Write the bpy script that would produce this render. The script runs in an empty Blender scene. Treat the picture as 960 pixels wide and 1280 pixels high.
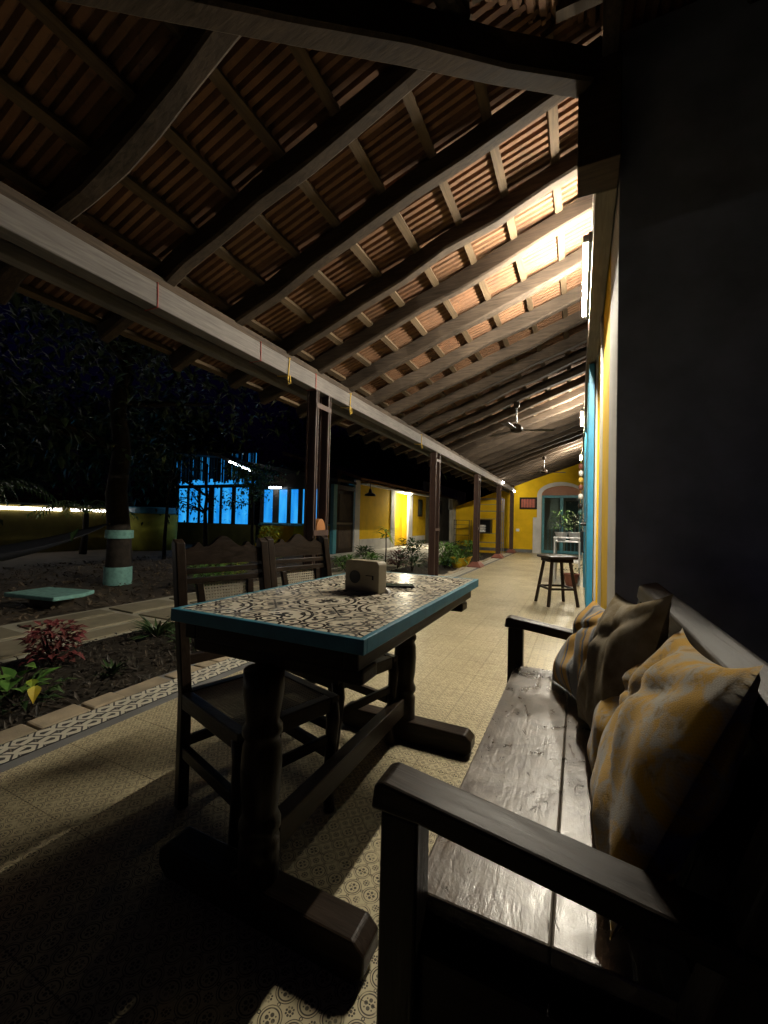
import bpy, math, random
from mathutils import Vector, Matrix
random.seed(7)
R = math.radians
S = bpy.context.scene
COL = S.collection

# ------------------------------------------------------------------ camera
FPX, CAMH, VPX, VPY, ROLL = 515.0, 1.08, 724.0, 657.0, 0.024      # focal length in photo pixels, height, vanishing point of the veranda
_Y = Vector((VPX - 480, VPY - 640, FPX)).normalized()
_U = _Y.cross(Vector((1, ROLL, 0))).normalized()
if _U.y > 0: _U = -_U
_X = _Y.cross(_U)
def w_of(c): return Vector((_X.dot(c), _Y.dot(c), _U.dot(c)))
cr, cd, cf = w_of(Vector((1, 0, 0))), w_of(Vector((0, 1, 0))), w_of(Vector((0, 0, 1)))
cam = bpy.data.cameras.new('camera'); camo = bpy.data.objects.new('camera', cam); COL.objects.link(camo)
camo.matrix_world = Matrix(((cr.x, -cd.x, -cf.x, 0), (cr.y, -cd.y, -cf.y, 0), (cr.z, -cd.z, -cf.z, CAMH), (0, 0, 0, 1)))
cam.sensor_fit = 'VERTICAL'; cam.sensor_height = 36; cam.lens = FPX / 1280 * 36
cam.clip_start = 0.02; cam.clip_end = 600
S.camera = camo
def at(x, y, z=None, X=None, Y=None):
    r = w_of(Vector((x - 480, y - 640, FPX)))
    t = (z - CAMH) / r.z if z is not None else (X / r.x if X is not None else Y / r.y)
    return Vector((0, 0, CAMH)) + r * t
def proj(p):
    d = Vector(p) - Vector((0, 0, CAMH)); k = d.dot(cf)
    if k < .05: return None
    return 480 + FPX * d.dot(cr) / k, 640 + FPX * d.dot(cd) / k, k

# ------------------------------------------------------------------ night sky, a trace of moonlight, exposure
W = bpy.data.worlds.new('World'); S.world = W; W.use_nodes = True
nt = W.node_tree; bg = nt.nodes['Background']
sk = nt.nodes.new('ShaderNodeTexSky'); sk.sky_type = 'NISHITA'; sk.sun_disc = False
sk.ozone_density = 6; sk.dust_density = 0; sk.sun_elevation = R(-3.8); sk.sun_rotation = R(200)
nt.links.new(sk.outputs[0], bg.inputs[0]); bg.inputs[1].default_value = 0.15
S.view_settings.view_transform = 'Standard'; S.view_settings.look = 'None'
S.view_settings.gamma = 1; S.view_settings.exposure = 0.0; S.view_settings.use_curve_mapping = False
S.cycles.use_denoising = True
S.cycles.max_bounces = 6; S.cycles.diffuse_bounces = 1; S.cycles.sample_clamp_indirect = 4
TUBE = 1450.0

# ------------------------------------------------------------------ node helper and materials
class V:
    def __init__(s, g, o): s.g, s.o = g, o
    def __add__(s, b): return s.g.m('ADD', s, b)
    def __radd__(s, b): return s.g.m('ADD', s, b)
    def __sub__(s, b): return s.g.m('SUBTRACT', s, b)
    def __rsub__(s, b): return s.g.m('SUBTRACT', b, s)
    def __mul__(s, b): return s.g.m('MULTIPLY', s, b)
    def __rmul__(s, b): return s.g.m('MULTIPLY', s, b)
    def __truediv__(s, b): return s.g.m('DIVIDE', s, b)
class G:
    def __init__(s, name, rough=.7, spec=.5):
        s.mat = bpy.data.materials.new(name); s.mat.use_nodes = True
        s.t = s.mat.node_tree; s.b = s.t.nodes['Principled BSDF']
        s.b.inputs['Roughness'].default_value = rough
        s.b.inputs['Specular IOR Level'].default_value = spec
    def n(s, k): return s.t.nodes.new(k)
    def put(s, sock, v):
        if isinstance(v, V): s.t.links.new(v.o, sock)
        elif v is not None: sock.default_value = v
    def m(s, op, a, b=None, c=None):
        n = s.n('ShaderNodeMath'); n.operation = op
        for i, v in enumerate((a, b, c)):
            if v is not None: s.put(n.inputs[i], v)
        return V(s, n.outputs[0])
    def coord(s, kind):
        if kind == 'pos': return V(s, s.n('ShaderNodeNewGeometry').outputs['Position'])
        return V(s, s.n('ShaderNodeTexCoord').outputs[{'obj': 'Object', 'uv': 'UV', 'gen': 'Generated'}[kind]])
    def xyz(s, v):
        n = s.n('ShaderNodeSeparateXYZ'); s.put(n.inputs[0], v); return [V(s, o) for o in n.outputs]
    def vec(s, x, y, z=0.0):
        n = s.n('ShaderNodeCombineXYZ')
        for i, v in enumerate((x, y, z)): s.put(n.inputs[i], v)
        return V(s, n.outputs[0])
    def scale(s, v, sc):
        n = s.n('ShaderNodeMapping'); s.put(n.inputs[0], v); n.inputs['Scale'].default_value = sc; return V(s, n.outputs[0])
    def noise(s, v, sc, det=4, rough=.55, dist=0):
        n = s.n('ShaderNodeTexNoise'); s.put(n.inputs['Vector'], v); n.inputs['Scale'].default_value = sc
        n.inputs['Detail'].default_value = det; n.inputs['Roughness'].default_value = rough; n.inputs['Distortion'].default_value = dist
        return V(s, n.outputs[0])
    def voro(s, v, sc, out='Distance'):
        n = s.n('ShaderNodeTexVoronoi'); s.put(n.inputs['Vector'], v); n.inputs['Scale'].default_value = sc; return V(s, n.outputs[out])
    def ramp(s, v, a, b):
        n = s.n('ShaderNodeMapRange'); s.put(n.inputs[0], v); n.inputs[1].default_value = a; n.inputs[2].default_value = b; n.clamp = True
        return V(s, n.outputs[0])
    def mix(s, f, a, b):
        n = s.n('ShaderNodeMix'); n.data_type = 'RGBA'; s.put(n.inputs[0], f)
        for i, c in ((6, a), (7, b)):
            s.put(n.inputs[i], c if isinstance(c, V) else (c[0], c[1], c[2], 1))
        return V(s, n.outputs[2])
    def rnd(s): return V(s, s.n('ShaderNodeObjectInfo').outputs['Random'])
    def col(s, c): s.put(s.b.inputs['Base Color'], c if isinstance(c, V) else (c[0], c[1], c[2], 1))
    def rough(s, v): s.put(s.b.inputs['Roughness'], v)
    def bump(s, hgt, st=.3, d=.01):
        n = s.n('ShaderNodeBump'); n.inputs['Strength'].default_value = st; n.inputs['Distance'].default_value = d
        s.put(n.inputs['Height'], hgt); s.t.links.new(n.outputs[0], s.b.inputs['Normal'])
def frac(v, p): return v.g.m('MODULO', v.g.m('MODULO', v, p) + p, p)

def m_wood(name, c1, c2, ax, rough=.55, gs=9., bump=.25, spec=.5):
    g = G(name, rough, spec); c = g.coord('pos'); sc = [1., 1., 1.]; sc['xyz'.index(ax)] = .07
    v = g.scale(c, sc); n1 = g.noise(v, gs * 7, 6, .6, .6); n2 = g.noise(c, 2.3, 3)
    f = g.ramp(n1 * .7 + n2 * .5, .42, .78); g.col(g.mix(f, c1, c2)); g.rough(g.ramp(n1 + n2, .2, 1.9) * .5 + (rough - .25)); g.bump(n1 + g.noise(c, 3.5, 3) * .5, bump, .006)
    return g.mat
def m_plaster(name, c, var=.18, rough=.9, dirt=None):
    g = G(name, rough, .25); p = g.coord('pos'); n = g.noise(p, 3.0, 5); n2 = g.noise(p, 60, 3)
    d = dirt or [k * (1 - var * 2) for k in c]
    g.col(g.mix(g.ramp(n, .35, .75), c, d)); g.bump(n2 * .4 + n, .3, .008); return g.mat
def m_plain(name, c, rough=.6, var=.25, sc=12, metal=0, spec=.5):
    g = G(name, rough, spec); n = g.noise(g.coord('obj'), sc, 4); g.col(g.mix(g.ramp(n, .3, .7), c, [k * (1 - var) for k in c]))
    g.b.inputs['Metallic'].default_value = metal; g.bump(n, .12, .004); return g.mat
def m_emit(name, c, st):
    g = G(name, .4); g.col((.8, .8, .8)); g.b.inputs['Emission Color'].default_value = (*c, 1); g.b.inputs['Emission Strength'].default_value = st; return g.mat
def m_leaf(name, a, b, rough=.45):
    g = G(name, rough, .4); n = g.noise(g.coord('pos'), 9, 3); g.col(g.mix(g.ramp(n, .35, .65), a, b)); return g.mat

M = {}
for ax in 'xyz':
    M['dark_' + ax] = m_wood('dark_wood_' + ax, (.010, .0065, .0045), (.030, .019, .012), ax, .42, spec=.14)
    M['raft_' + ax] = m_wood('rafter_wood_' + ax, (.020, .015, .011), (.085, .062, .044), ax, .85, spec=.2)
    M['bench_' + ax] = m_wood('bench_wood_' + ax, (.008, .006, .0045), (.030, .022, .016), ax, .42, spec=.14)
M['batten'] = m_wood('batten_wood', (.05, .034, .02), (.13, .09, .052), 'y', .85, spec=.2)
M['beam'] = m_wood('painted_beam', (.062, .054, .049), (.16, .144, .134), 'y', .8, bump=.4)
M['plate'] = m_wood('wall_plate_wood', (.13, .105, .07), (.24, .20, .14), 'y', .8)
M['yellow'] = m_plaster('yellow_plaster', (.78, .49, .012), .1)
M['white'] = m_plaster('white_plaster', (.62, .60, .56), .12)
M['greywall'] = m_plaster('grey_plaster', (.30, .29, .25), .15)
M['housewall'] = m_plaster('blue_light_tint_plaster', (.50, .55, .68), .24)  # pale blue base colour stands in for weak blue light on the side wall
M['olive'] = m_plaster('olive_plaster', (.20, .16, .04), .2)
M['blue'] = m_plain('blue_paint', (.035, .27, .45), .45, .2)
M['teal'] = m_plain('teal_paint', (.05, .22, .27), .5, .25)
M['teal_dark'] = m_plain('dark_teal_paint', (.018, .08, .085), .55, .3)
M['table_edge'] = m_plain('table_edge_paint', (.035, .205, .30), .45, .3, 20)
M['steel'] = m_plain('brown_post_paint', (.05, .024, .017), .5, .35, 9)
M['redox'] = m_plain('red_oxide', (.19, .065, .042), .6, .3, 9)
M['grey_metal'] = m_plain('grey_metal', (.30, .30, .30), .35, .2, 9, .7)
M['black'] = m_plain('black_paint', (.008, .008, .009), .45, .2)
M['fixture'] = m_plain('white_enamel', (.65, .65, .65), .4, .1)
M['granite'] = m_plaster('grey_granite', (.17, .17, .165), .2, .7)
M['concrete'] = m_plaster('courtyard_concrete', (.50, .47, .42), .15)
M['glass'] = None
M['tube'] = m_emit('tube_glow', (1.0, .91, .74), TUBE)
M['courtlamp'] = m_emit('courtyard_lamp_glow', (1, .9, .66), 800)
M['led'] = m_emit('led_strip_glow', (1.0, .93, .85), 11.0)
M['bulb'] = m_emit('small_bulb_glow', (1, .95, .85), 260)
M['gable_tube'] = m_emit('gable_tube_glow', (.75, .88, 1), 30)
def _bluepane():
    g = G('blue_lit_pane', .3); p = g.coord('pos'); x, y, z = g.xyz(p)
    n = g.noise(g.scale(p, (1, 1, .25)), 3.2, 3); n2 = g.noise(p, 11, 2)
    c = g.mix(g.ramp(n, .35, .68), (.004, .24, .80), (.04, .46, 1.0)); c = g.mix(g.ramp(n2, .62, .75), c, (.10, .52, 1.0))
    g.col((.02, .05, .1)); g.put(g.b.inputs['Emission Color'], c); g.b.inputs['Emission Strength'].default_value = .95; return g.mat
M['bluepane'] = _bluepane()
def _terracotta():
    g = G('terracotta_tile', .85, .2); p = g.coord('pos'); n = g.noise(p, 5, 5); n2 = g.noise(p, 30, 4)
    c = g.mix(g.ramp(n, .3, .7), (.19, .094, .05), (.095, .052, .032)); c = g.mix(g.rnd() * .55, c, (.24, .135, .075)); c = g.mix(g.ramp(n2, .58, .8), c, (.07, .05, .04))
    g.col(c); g.bump(n2, .3, .004); return g.mat
M['terracotta'] = _terracotta()
def _rings(g, u, v, cx, cy, r, w):
    d = g.m('SQRT', (u - cx) * (u - cx) + (v - cy) * (v - cy)); return g.m('LESS_THAN', g.m('ABSOLUTE', d - r), w)
def _dot(g, u, v, cx, cy, r):
    d = (u - cx) * (u - cx) + (v - cy) * (v - cy); return g.m('LESS_THAN', d, r * r)
def _any(g, L):
    a = L[0]
    for b in L[1:]: a = g.m('MAXIMUM', a, b)
    return a
def _floor():
    g = G('patterned_floor_tile', .38, .5); p = g.coord('pos'); x, y, z = g.xyz(p)
    P = .06; u = g.m('ABSOLUTE', frac(x + 20.0, P) - P / 2) * (1 / P); v = g.m('ABSOLUTE', frac(y + 20.0, P) - P / 2) * (1 / P)   # 0 centre .. .5 edge, mirrored
    L = [_rings(g, u, v, 0., 0., .34, .026), _rings(g, u, v, 0., 0., .43, .016), _dot(g, u, v, 0., .14, .072), _dot(g, u, v, .14, 0., .072), _dot(g, u, v, 0., 0., .03),
         _dot(g, u, v, .15, .15, .03), _dot(g, u, v, .5, .5, .06), _dot(g, u, v, .37, .5, .045), _dot(g, u, v, .5, .37, .045), _dot(g, u, v, .40, .40, .04), _rings(g, u, v, .5, 0., .055, .018), _rings(g, u, v, 0., .5, .055, .018)]
    n = g.noise(p, 1.7, 4); n2 = g.noise(p, 25, 3)
    base = g.mix(g.ramp(n, .35, .7), (.50, .43, .27), (.37, .315, .19)); base = g.mix(g.rnd() * .25, base, (.46, .40, .27))
    ink = g.mix(g.ramp(n2, .3, .7), (.025, .021, .015), (.07, .058, .038))
    g.col(g.mix(_any(g, L) * g.ramp(n2, .25, .5), base, ink)); g.rough(g.ramp(n + n2, .6, 1.5) * .25 + .27); g.bump(n2, .05, .002); return g.mat
M['floor'] = _floor()
def _strip():
    g = G('black_and_white_border_tile', .45); x, y, z = g.xyz(g.coord('pos'))
    u = (x + 2.315) / .19; v = frac(y + 20.0, .095) / .095 - .5; a = g.m('ABSOLUTE', u); b = g.m('ABSOLUTE', v); c = g.m('ABSOLUTE', a - .25)
    k = frac(c * 2.0 + b + g.m('SIGN', u) * v * .6 + 4.0, .5)
    L = [g.m('LESS_THAN', k, .17), g.m('GREATER_THAN', a, .475), _dot(g, c, b, 0., 0., .07), g.m('LESS_THAN', a, .018)]
    n = g.noise(g.coord('pos'), 14, 3); g.col(g.mix(_any(g, L), g.mix(n, (.62, .58, .46), (.45, .42, .34)), (.015, .015, .016))); return g.mat
M['strip'] = _strip()
def _toptile(border):
    g = G('table_border_tile' if border else 'table_scroll_tile', .24); u, v, w = g.xyz(g.coord('uv')); p = g.coord('pos')
    n = g.noise(p, 7, 4); n2 = g.noise(p, 45, 3)
    if border:
        a = g.m('ABSOLUTE', frac(u + 20.0, 1.0) - .5); b = g.m('ABSOLUTE', v - .5)
        L = [_rings(g, a, b, .5, .0, .30, .05), _rings(g, a, b, 0., .5, .30, .05), _dot(g, a, b, 0., 0., .13), _dot(g, a, b, .5, 0., .09), _dot(g, a, b, .25, .36, .07)]
    else:
        a = g.m('ABSOLUTE', u - .5); b = g.m('ABSOLUTE', v - .5)
        q = g.m('ABSOLUTE', a - b)
        L = [_rings(g, a, b, .5, .5, .40, .022), _rings(g, a, b, .5, .5, .31, .013), _rings(g, a, b, 0., 0., .17, .016), _dot(g, a, b, 0., .085, .045), _dot(g, a, b, .085, 0., .045),
             g.m('MULTIPLY', g.m('LESS_THAN', q, .02), g.m('LESS_THAN', a, .22)), _dot(g, a, b, .5, .5, .085), _dot(g, a, b, .5, .37, .045), _dot(g, a, b, .37, .5, .045), _dot(g, a, b, .40, .40, .03),
             _rings(g, a, b, .0, .34, .07, .018), _rings(g, a, b, .34, .0, .07, .018), _dot(g, a, b, .30, .30, .035), _dot(g, a, b, 0., .45, .04), _dot(g, a, b, .45, 0., .04), _rings(g, a, b, .24, .24, .10, .013)]
    base = g.mix(g.ramp(n, .3, .7), (.72, .65, .51), (.60, .53, .41)); ink = g.mix(n2, (.022, .02, .02), (.075, .068, .06))
    g.col(g.mix(_any(g, L), base, ink)); g.rough(g.ramp(n + n2 * .4, .4, 1.0) * .22 + .16); g.bump(n2, .04, .002); return g.mat
M['top'] = _toptile(False); M['topb'] = _toptile(True)
def _stone(name, a, b, sc=6, rough=.9):
    g = G(name, rough, .2); p = g.coord('pos'); n = g.noise(p, sc, 6); n2 = g.noise(p, 70, 3)
    c = g.mix(g.ramp(n, .3, .7), a, b); c = g.mix(g.rnd() * .35, c, [k * .55 for k in b]); g.col(c); g.bump(n * .6 + n2 * .4, .5, .01); return g.mat
M['edge_stone'] = _stone('sandstone_edging', (.42, .34, .23), (.25, .21, .15))
M['path_stone'] = _stone('path_flagstone', (.30, .26, .18), (.21, .19, .13))
M['mortar'] = _stone('pale_path_mortar', (.42, .39, .30), (.33, .31, .24))
M['soil'] = _stone('dark_bed_soil', (.035, .028, .020), (.018, .015, .011), 9)
M['ground'] = _stone('leaf_strewn_ground', (.105, .082, .058), (.045, .036, .026), 4)
M['bark'] = _stone('tree_bark', (.05, .04, .032), (.022, .018, .015), 12)
M['mint'] = m_plain('mint_lime_paint', (.22, .47, .42), .8, .4, 16)
M['green'] = m_leaf('green_leaf', (.06, .15, .028), (.13, .25, .05))
M['dgreen'] = m_leaf('dark_green_leaf', (.018, .042, .014), (.04, .075, .02))
M['lime'] = m_leaf('lime_leaf', (.30, .34, .03), (.16, .24, .03))
M['red'] = m_leaf('red_croton_leaf', (.17, .035, .04), (.09, .03, .025))
M['yleaf'] = m_leaf('yellow_leaf', (.6, .42, .03), (.45, .40, .05))
M['litter'] = m_leaf('dry_dark_leaf', (.05, .038, .026), (.024, .022, .018), .6)
M['litter2'] = m_leaf('dry_tan_leaf', (.15, .11, .07), (.07, .055, .04), .7)
M['cane'] = m_plain('woven_cane', (.66, .59, .45), .6, .3, 40)
M['cane_dark'] = m_plain('dark_woven_cane', (.26, .215, .15), .6, .3, 40)
M['beige'] = m_plain('beige_wood_veneer', (.33, .28, .19), .6, .15, 18)
M['yellowpot'] = m_plain('yellow_glazed_pot', (.72, .45, .02), .35, .15)
M['navy'] = m_plain('navy_cloth', (.012, .014, .022), .9, .3)
M['cord'] = m_plain('yellow_cord', (.55, .36, .06), .8, .2)
M['redcord'] = m_plain('red_thread', (.38, .05, .04), .8, .2)
M['pinkwall'] = m_plaster('salmon_plaster', (.42, .22, .15), .1)
M['paper'] = m_plain('white_cotton', (.72, .70, .66), .8, .15)
M['orange_wood'] = m_plain('orange_wood', (.30, .12, .035), .5, .3)
def _cushion(name, stripes):
    g = G(name, .95, .15); u, v, w = g.xyz(g.coord('uv')); uv = g.coord('uv'); n = g.noise(uv, 4.2, 4, .6, .8); n2 = g.noise(uv, 160, 2)
    if stripes:
        s = g.m('SINE', (u * 1.0 + v * .55 + n * .10) * 17.0); f = g.ramp(s, -.25, .25)
        c = g.mix(f, (.48, .26, .03), (.27, .26, .24)); c = g.mix(g.ramp(g.m('SINE', (u + v * .55 + n * .1) * 34.0), .75, .9), c, (.11, .115, .13))
    else:
        nn = g.noise(uv, 7.5, 5, .65, .5); c = g.mix(g.ramp(nn, .43, .57), (.52, .29, .02), (.38, .34, .27)); c = g.mix(g.ramp(g.noise(uv, 15, 4, .6, .4), .56, .70), c, (.26, .16, .035)); c = g.mix(g.ramp(g.m('SINE', u * 420.0) * g.m('SINE', v * 420.0), -.4, .8) * .18, c, (.10, .07, .03))
    g.col(c); g.bump(n2, .25, .003); g.b.inputs['Sheen Weight'].default_value = .2; return g.mat
M['cush'] = _cushion('ochre_and_grey_cushion_cloth', False); M['cush_s'] = _cushion('striped_cushion_cloth', True)
g_ = G('brown_grey_cushion_cloth', .95, .15); n_ = g_.noise(g_.coord('uv'), 6, 4); g_.col(g_.mix(g_.ramp(n_, .35, .65), (.31, .265, .19), (.17, .125, .06))); g_.bump(g_.noise(g_.coord('uv'), 160, 2), .25, .003); M['cush_b'] = g_.mat
def _seat():
    g = G('worn_varnished_seat', .3, .6); p = g.coord('pos'); n = g.noise(g.scale(p, (1, .10, 1)), 30, 6, .65, .6); n2 = g.noise(p, 7, 6, .65, 1.2); n3 = g.noise(g.scale(p, (1, .35, 1)), 38, 5, .75, .8); n4 = g.noise(g.scale(p, (1, .5, 1)), 16, 4, .6, 1.5)
    wear = g.ramp(n2, .40, .62); scar = g.ramp(n3, .63, .70)
    c = g.mix(g.ramp(n, .3, .7), (.035, .026, .019), (.085, .067, .05)); c = g.mix(wear, c, (.15, .125, .098)); c = g.mix(scar, c, (.008, .006, .005))
    g.col(c); g.rough(g.ramp(n2 * .6 + n4 * .6, .35, .85) * .34 + .17 + scar * .3); g.bump(n * .35 + n4 * .6 + n2 * .8 - scar * 1.0 + g.noise(g.scale(p, (1, .05, 1)), 90, 4, .7) * .3, .36, .006); return g.mat
M['seat'] = _seat()
def _glass():
    g = G('dark_door_glass', .06, .6); n = g.noise(g.coord('pos'), 2, 3); g.col(g.mix(n, (.05, .07, .06), (.12, .13, .10))); return g.mat
M['glass'] = _glass()
def _clear():
    g = G('clear_door_glass', .05, .6); t = g.n('ShaderNodeBsdfTransparent'); t.inputs[0].default_value = (.75, .82, .80, 1); mx = g.n('ShaderNodeMixShader'); mx.inputs[0].default_value = .22
    out = [n for n in g.t.nodes if n.type == 'OUTPUT_MATERIAL'][0]; g.col((.03, .04, .04))
    g.t.links.new(t.outputs[0], mx.inputs[1]); g.t.links.new(g.b.outputs[0], mx.inputs[2]); g.t.links.new(mx.outputs[0], out.inputs[0]); return g.mat
M['clear'] = _clear()
def _print():
    g = G('red_print', .6); u, v, w = g.xyz(g.coord('pos')); n = g.noise(g.coord('pos'), 14, 4); g.col(g.mix(g.ramp(g.m('SINE', u * 60.0) * .3 + n, .3, .8), (.42, .10, .06), (.20, .06, .04))); return g.mat
M['print'] = _print()

# ------------------------------------------------------------------ mesh builder
class MB:
    def __init__(s): s.v, s.f, s.uv = [], [], None
    def add(s, vs, fs):
        o = len(s.v); s.v += [Vector(p) for p in vs]; s.f += [[i + o for i in f] for f in fs]; return s
    def box(s, x0, x1, y0, y1, z0, z1):
        return s.add([(x0, y0, z0), (x1, y0, z0), (x1, y1, z0), (x0, y1, z0), (x0, y0, z1), (x1, y0, z1), (x1, y1, z1), (x0, y1, z1)],
                     [(0, 3, 2, 1), (4, 5, 6, 7), (0, 1, 5, 4), (1, 2, 6, 5), (2, 3, 7, 6), (3, 0, 4, 7)])
    def bar(s, p, q, w, h, up=(0, 0, 1), w2=None, h2=None):
        p, q = Vector(p), Vector(q); d = (q - p).normalized(); sd = d.cross(Vector(up)).normalized(); u = sd.cross(d)
        vs = []
        for c, a, b in ((p, w, h), (q, w2 or w, h2 or h)):
            vs += [c - sd * a / 2 - u * b / 2, c + sd * a / 2 - u * b / 2, c + sd * a / 2 + u * b / 2, c - sd * a / 2 + u * b / 2]
        return s.add(vs, [(0, 1, 2, 3), (7, 6, 5, 4), (0, 4, 5, 1), (1, 5, 6, 2), (2, 6, 7, 3), (3, 7, 4, 0)])
    def tube(s, pts, rad, n=8, cap=True):
        pts = [Vector(p) for p in pts]; rad = rad if isinstance(rad, (list, tuple)) else [rad] * len(pts); vs, fs = [], []; pu = None
        for i, p in enumerate(pts):
            d = (pts[min(i + 1, len(pts) - 1)] - pts[max(i - 1, 0)]).normalized()
            a = (pu - d * pu.dot(d)) if pu else d.cross(Vector((0, 0, 1)) if abs(d.z) < .9 else Vector((1, 0, 0)))
            a.normalize(); pu = a; b = d.cross(a)
            vs += [p + (a * math.cos(2 * math.pi * k / n) + b * math.sin(2 * math.pi * k / n)) * rad[i] for k in range(n)]
        for i in range(len(pts) - 1):
            for k in range(n): fs.append((i * n + k, i * n + (k + 1) % n, (i + 1) * n + (k + 1) % n, (i + 1) * n + k))
        if cap: fs += [tuple(range(n))[::-1], tuple(range((len(pts) - 1) * n, len(pts) * n))]
        return s.add(vs, fs)
    def lathe(s, prof, c=(0, 0, 0), n=20, cap=True):
        c = Vector(c); vs = [c + Vector((r * math.cos(2 * math.pi * k / n), r * math.sin(2 * math.pi * k / n), z)) for r, z in prof for k in range(n)]
        fs = [(i * n + k, i * n + (k + 1) % n, (i + 1) * n + (k + 1) % n, (i + 1) * n + k) for i in range(len(prof) - 1) for k in range(n)]
        if cap: fs += [tuple(range(n))[::-1], tuple(range((len(prof) - 1) * n, len(prof) * n))]
        return s.add(vs, fs)
    def prism(s, poly, ax, a, b):
        k = len(poly)
        def P(u, v, w): return {'x': (w, u, v), 'y': (u, w, v), 'z': (u, v, w)}[ax]
        vs = [P(u, v, a) for u, v in poly] + [P(u, v, b) for u, v in poly]
        return s.add(vs, [tuple(range(k))[::-1], tuple(range(k, 2 * k))] + [(i, (i + 1) % k, k + (i + 1) % k, k + i) for i in range(k)])
    def leaf(s, p, d, ln, wd, droop=.25, up=(0, 0, 1)):
        p, d = Vector(p), Vector(d).normalized(); sd = d.cross(Vector(up))
        if sd.length < .05: sd = d.cross(Vector((1, 0, 0)))
        sd.normalize(); u = sd.cross(d)
        m = p + d * ln * .5; t = p + d * ln - u * ln * droop
        return s.add([p, m + sd * wd / 2 + u * wd * .12, t, m - sd * wd / 2 + u * wd * .12, m - u * wd * .05], [(0, 1, 4), (1, 2, 4), (2, 3, 4), (3, 0, 4)])
    def hleaf(s, p, d, ln, wd, droop=.35):
        p, d = Vector(p), Vector(d).normalized(); sd = d.cross(Vector((0, 0, 1)))
        if sd.length < .05: sd = d.cross(Vector((1, 0, 0)))
        sd.normalize(); u = sd.cross(d); W = (.18, .72, 1, .95, .78, .52, .24, 0); vs, fs = [], []
        for i, w in enumerate(W):
            t = i / 7; c = p + d * ln * (t - (.06 if i == 0 else 0)) - u * ln * droop * t * t
            vs += [c + sd * wd / 2 * w + u * wd * .16 * w, c, c - sd * wd / 2 * w + u * wd * .16 * w]
        for i in range(7): a = i * 3; fs += [(a, a + 1, a + 4, a + 3), (a + 1, a + 2, a + 5, a + 4)]
        return s.add(vs, fs)
    def mesh(s, name, org=(0, 0, 0), smooth=False):
        m = bpy.data.meshes.new(name); o = Vector(org); m.from_pydata([p - o for p in s.v], [], s.f)
        if s.uv:
            ul = m.uv_layers.new(name='UVMap')
            for l in m.loops: ul.data[l.index].uv = s.uv[l.vertex_index]
        m.validate(); m.update()
        import bmesh
        b = bmesh.new(); b.from_mesh(m); bmesh.ops.recalc_face_normals(b, faces=b.faces); b.to_mesh(m); b.free()
        if smooth:
            for p in m.polygons: p.use_smooth = True
        return m
    def build(s, name, mt, parent=None, smooth=False, bev=0, org=None):
        o = Vector(org) if org is not None else (WORG.get(parent.name, Vector()) if parent else Vector())
        ob = bpy.data.objects.new(name, s.mesh(name, o, smooth)); COL.objects.link(ob)
        if parent: ob.parent = parent
        else: ob.location = o
        ob.data.materials.append(M[mt] if isinstance(mt, str) else mt)
        if smooth == 'auto':
            pass
        if bev:
            b = ob.modifiers.new('bevel', 'BEVEL'); b.width = bev; b.segments = 2; b.limit_method = 'ANGLE'
        if parent and parent.name in WORG and org is None: WORG[ob.name] = WORG[parent.name]
        return ob
WORG = {}
def tag(o, label, cat, group=None):
    o['label'] = label; o['category'] = cat
    if group: o['group'] = group
    return o
def struct(o): o['kind'] = 'structure'; return o
def stuff(o): o['kind'] = 'stuff'; return o
def thing(name, label, cat, loc=(0, 0, 0), rz=0, group=None, world=True):
    """Empty at the thing's base; with world=True its parts are written in world coordinates."""
    o = bpy.data.objects.new(name, None); COL.objects.link(o); o.location = loc; o.rotation_euler[2] = rz; o.empty_display_size = .1
    if world: WORG[o.name] = Vector(loc)
    return tag(o, label, cat, group)
def copy_tree(o, parent=None):
    c = o.copy(); COL.objects.link(c); c.parent = parent
    for ch in list(o.children): copy_tree(ch, c)
    return c
def one(mb, name, mt, label, cat, org, group=None, **k):
    return tag(mb.build(name, mt, None, org=org, **k), label, cat, group)
rnd = random.uniform

# ================================================================== SETTING
GZ = -.10                                                     # garden level, veranda floor is 0
struct(MB().add([(-250, -200, GZ - .012), (200, -200, GZ - .012), (200, 250, GZ - .012), (-250, 250, GZ - .012)], [(0, 1, 2, 3)]).build('garden_ground', 'ground'))
struct(MB().box(-7.62, -4.45, 11.0, 30, GZ - .3, GZ).build('courtyard_pavement', 'concrete'))
bed = struct(MB().box(-3.95, -2.57, -.9, 16.4, GZ - .3, GZ + .03).build('planting_bed', 'soil'))

# veranda floor: slab and 0.3 m tiles laid on it
FX0, FX1 = -2.15, .15
floor = struct(MB().box(-2.57, 6.0, -1.4, 16.75, -.4, -.012).build('veranda_floor', 'granite'))
ts = .30
tm = MB().box(-ts / 2 + .0007, ts / 2 - .0007, -ts / 2 + .0007, ts / 2 - .0007, -.012, 0).mesh('tile'); tm.materials.append(M['floor'])
cells = []
for i in range(20):
    for j in range(60):
        x = FX0 + ts * (i + .5); y = -1.25 + ts * (j + .5)
        if x > 2.0 or y > 16.65: continue
        if x > FX1 and y > 2.25: continue
        q = proj((x, y, 0)); s = 1 / q[2] ** 2 if q and -150 < q[0] < 1110 and q[1] < 1450 else 0
        cells.append((s, x, y))
cells.sort(reverse=True)
for s, x, y in cells[:300]:
    o = bpy.data.objects.new('tile', tm); COL.objects.link(o); o.location = (x, y, 0); o.parent = floor
rest = MB()
for s, x, y in cells[300:]: rest.box(x - ts / 2 + .0007, x + ts / 2 - .0007, y - ts / 2 + .0007, y + ts / 2 - .0007, -.012, 0)
stuff(rest.build('far_tiles', 'floor', floor))
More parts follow.
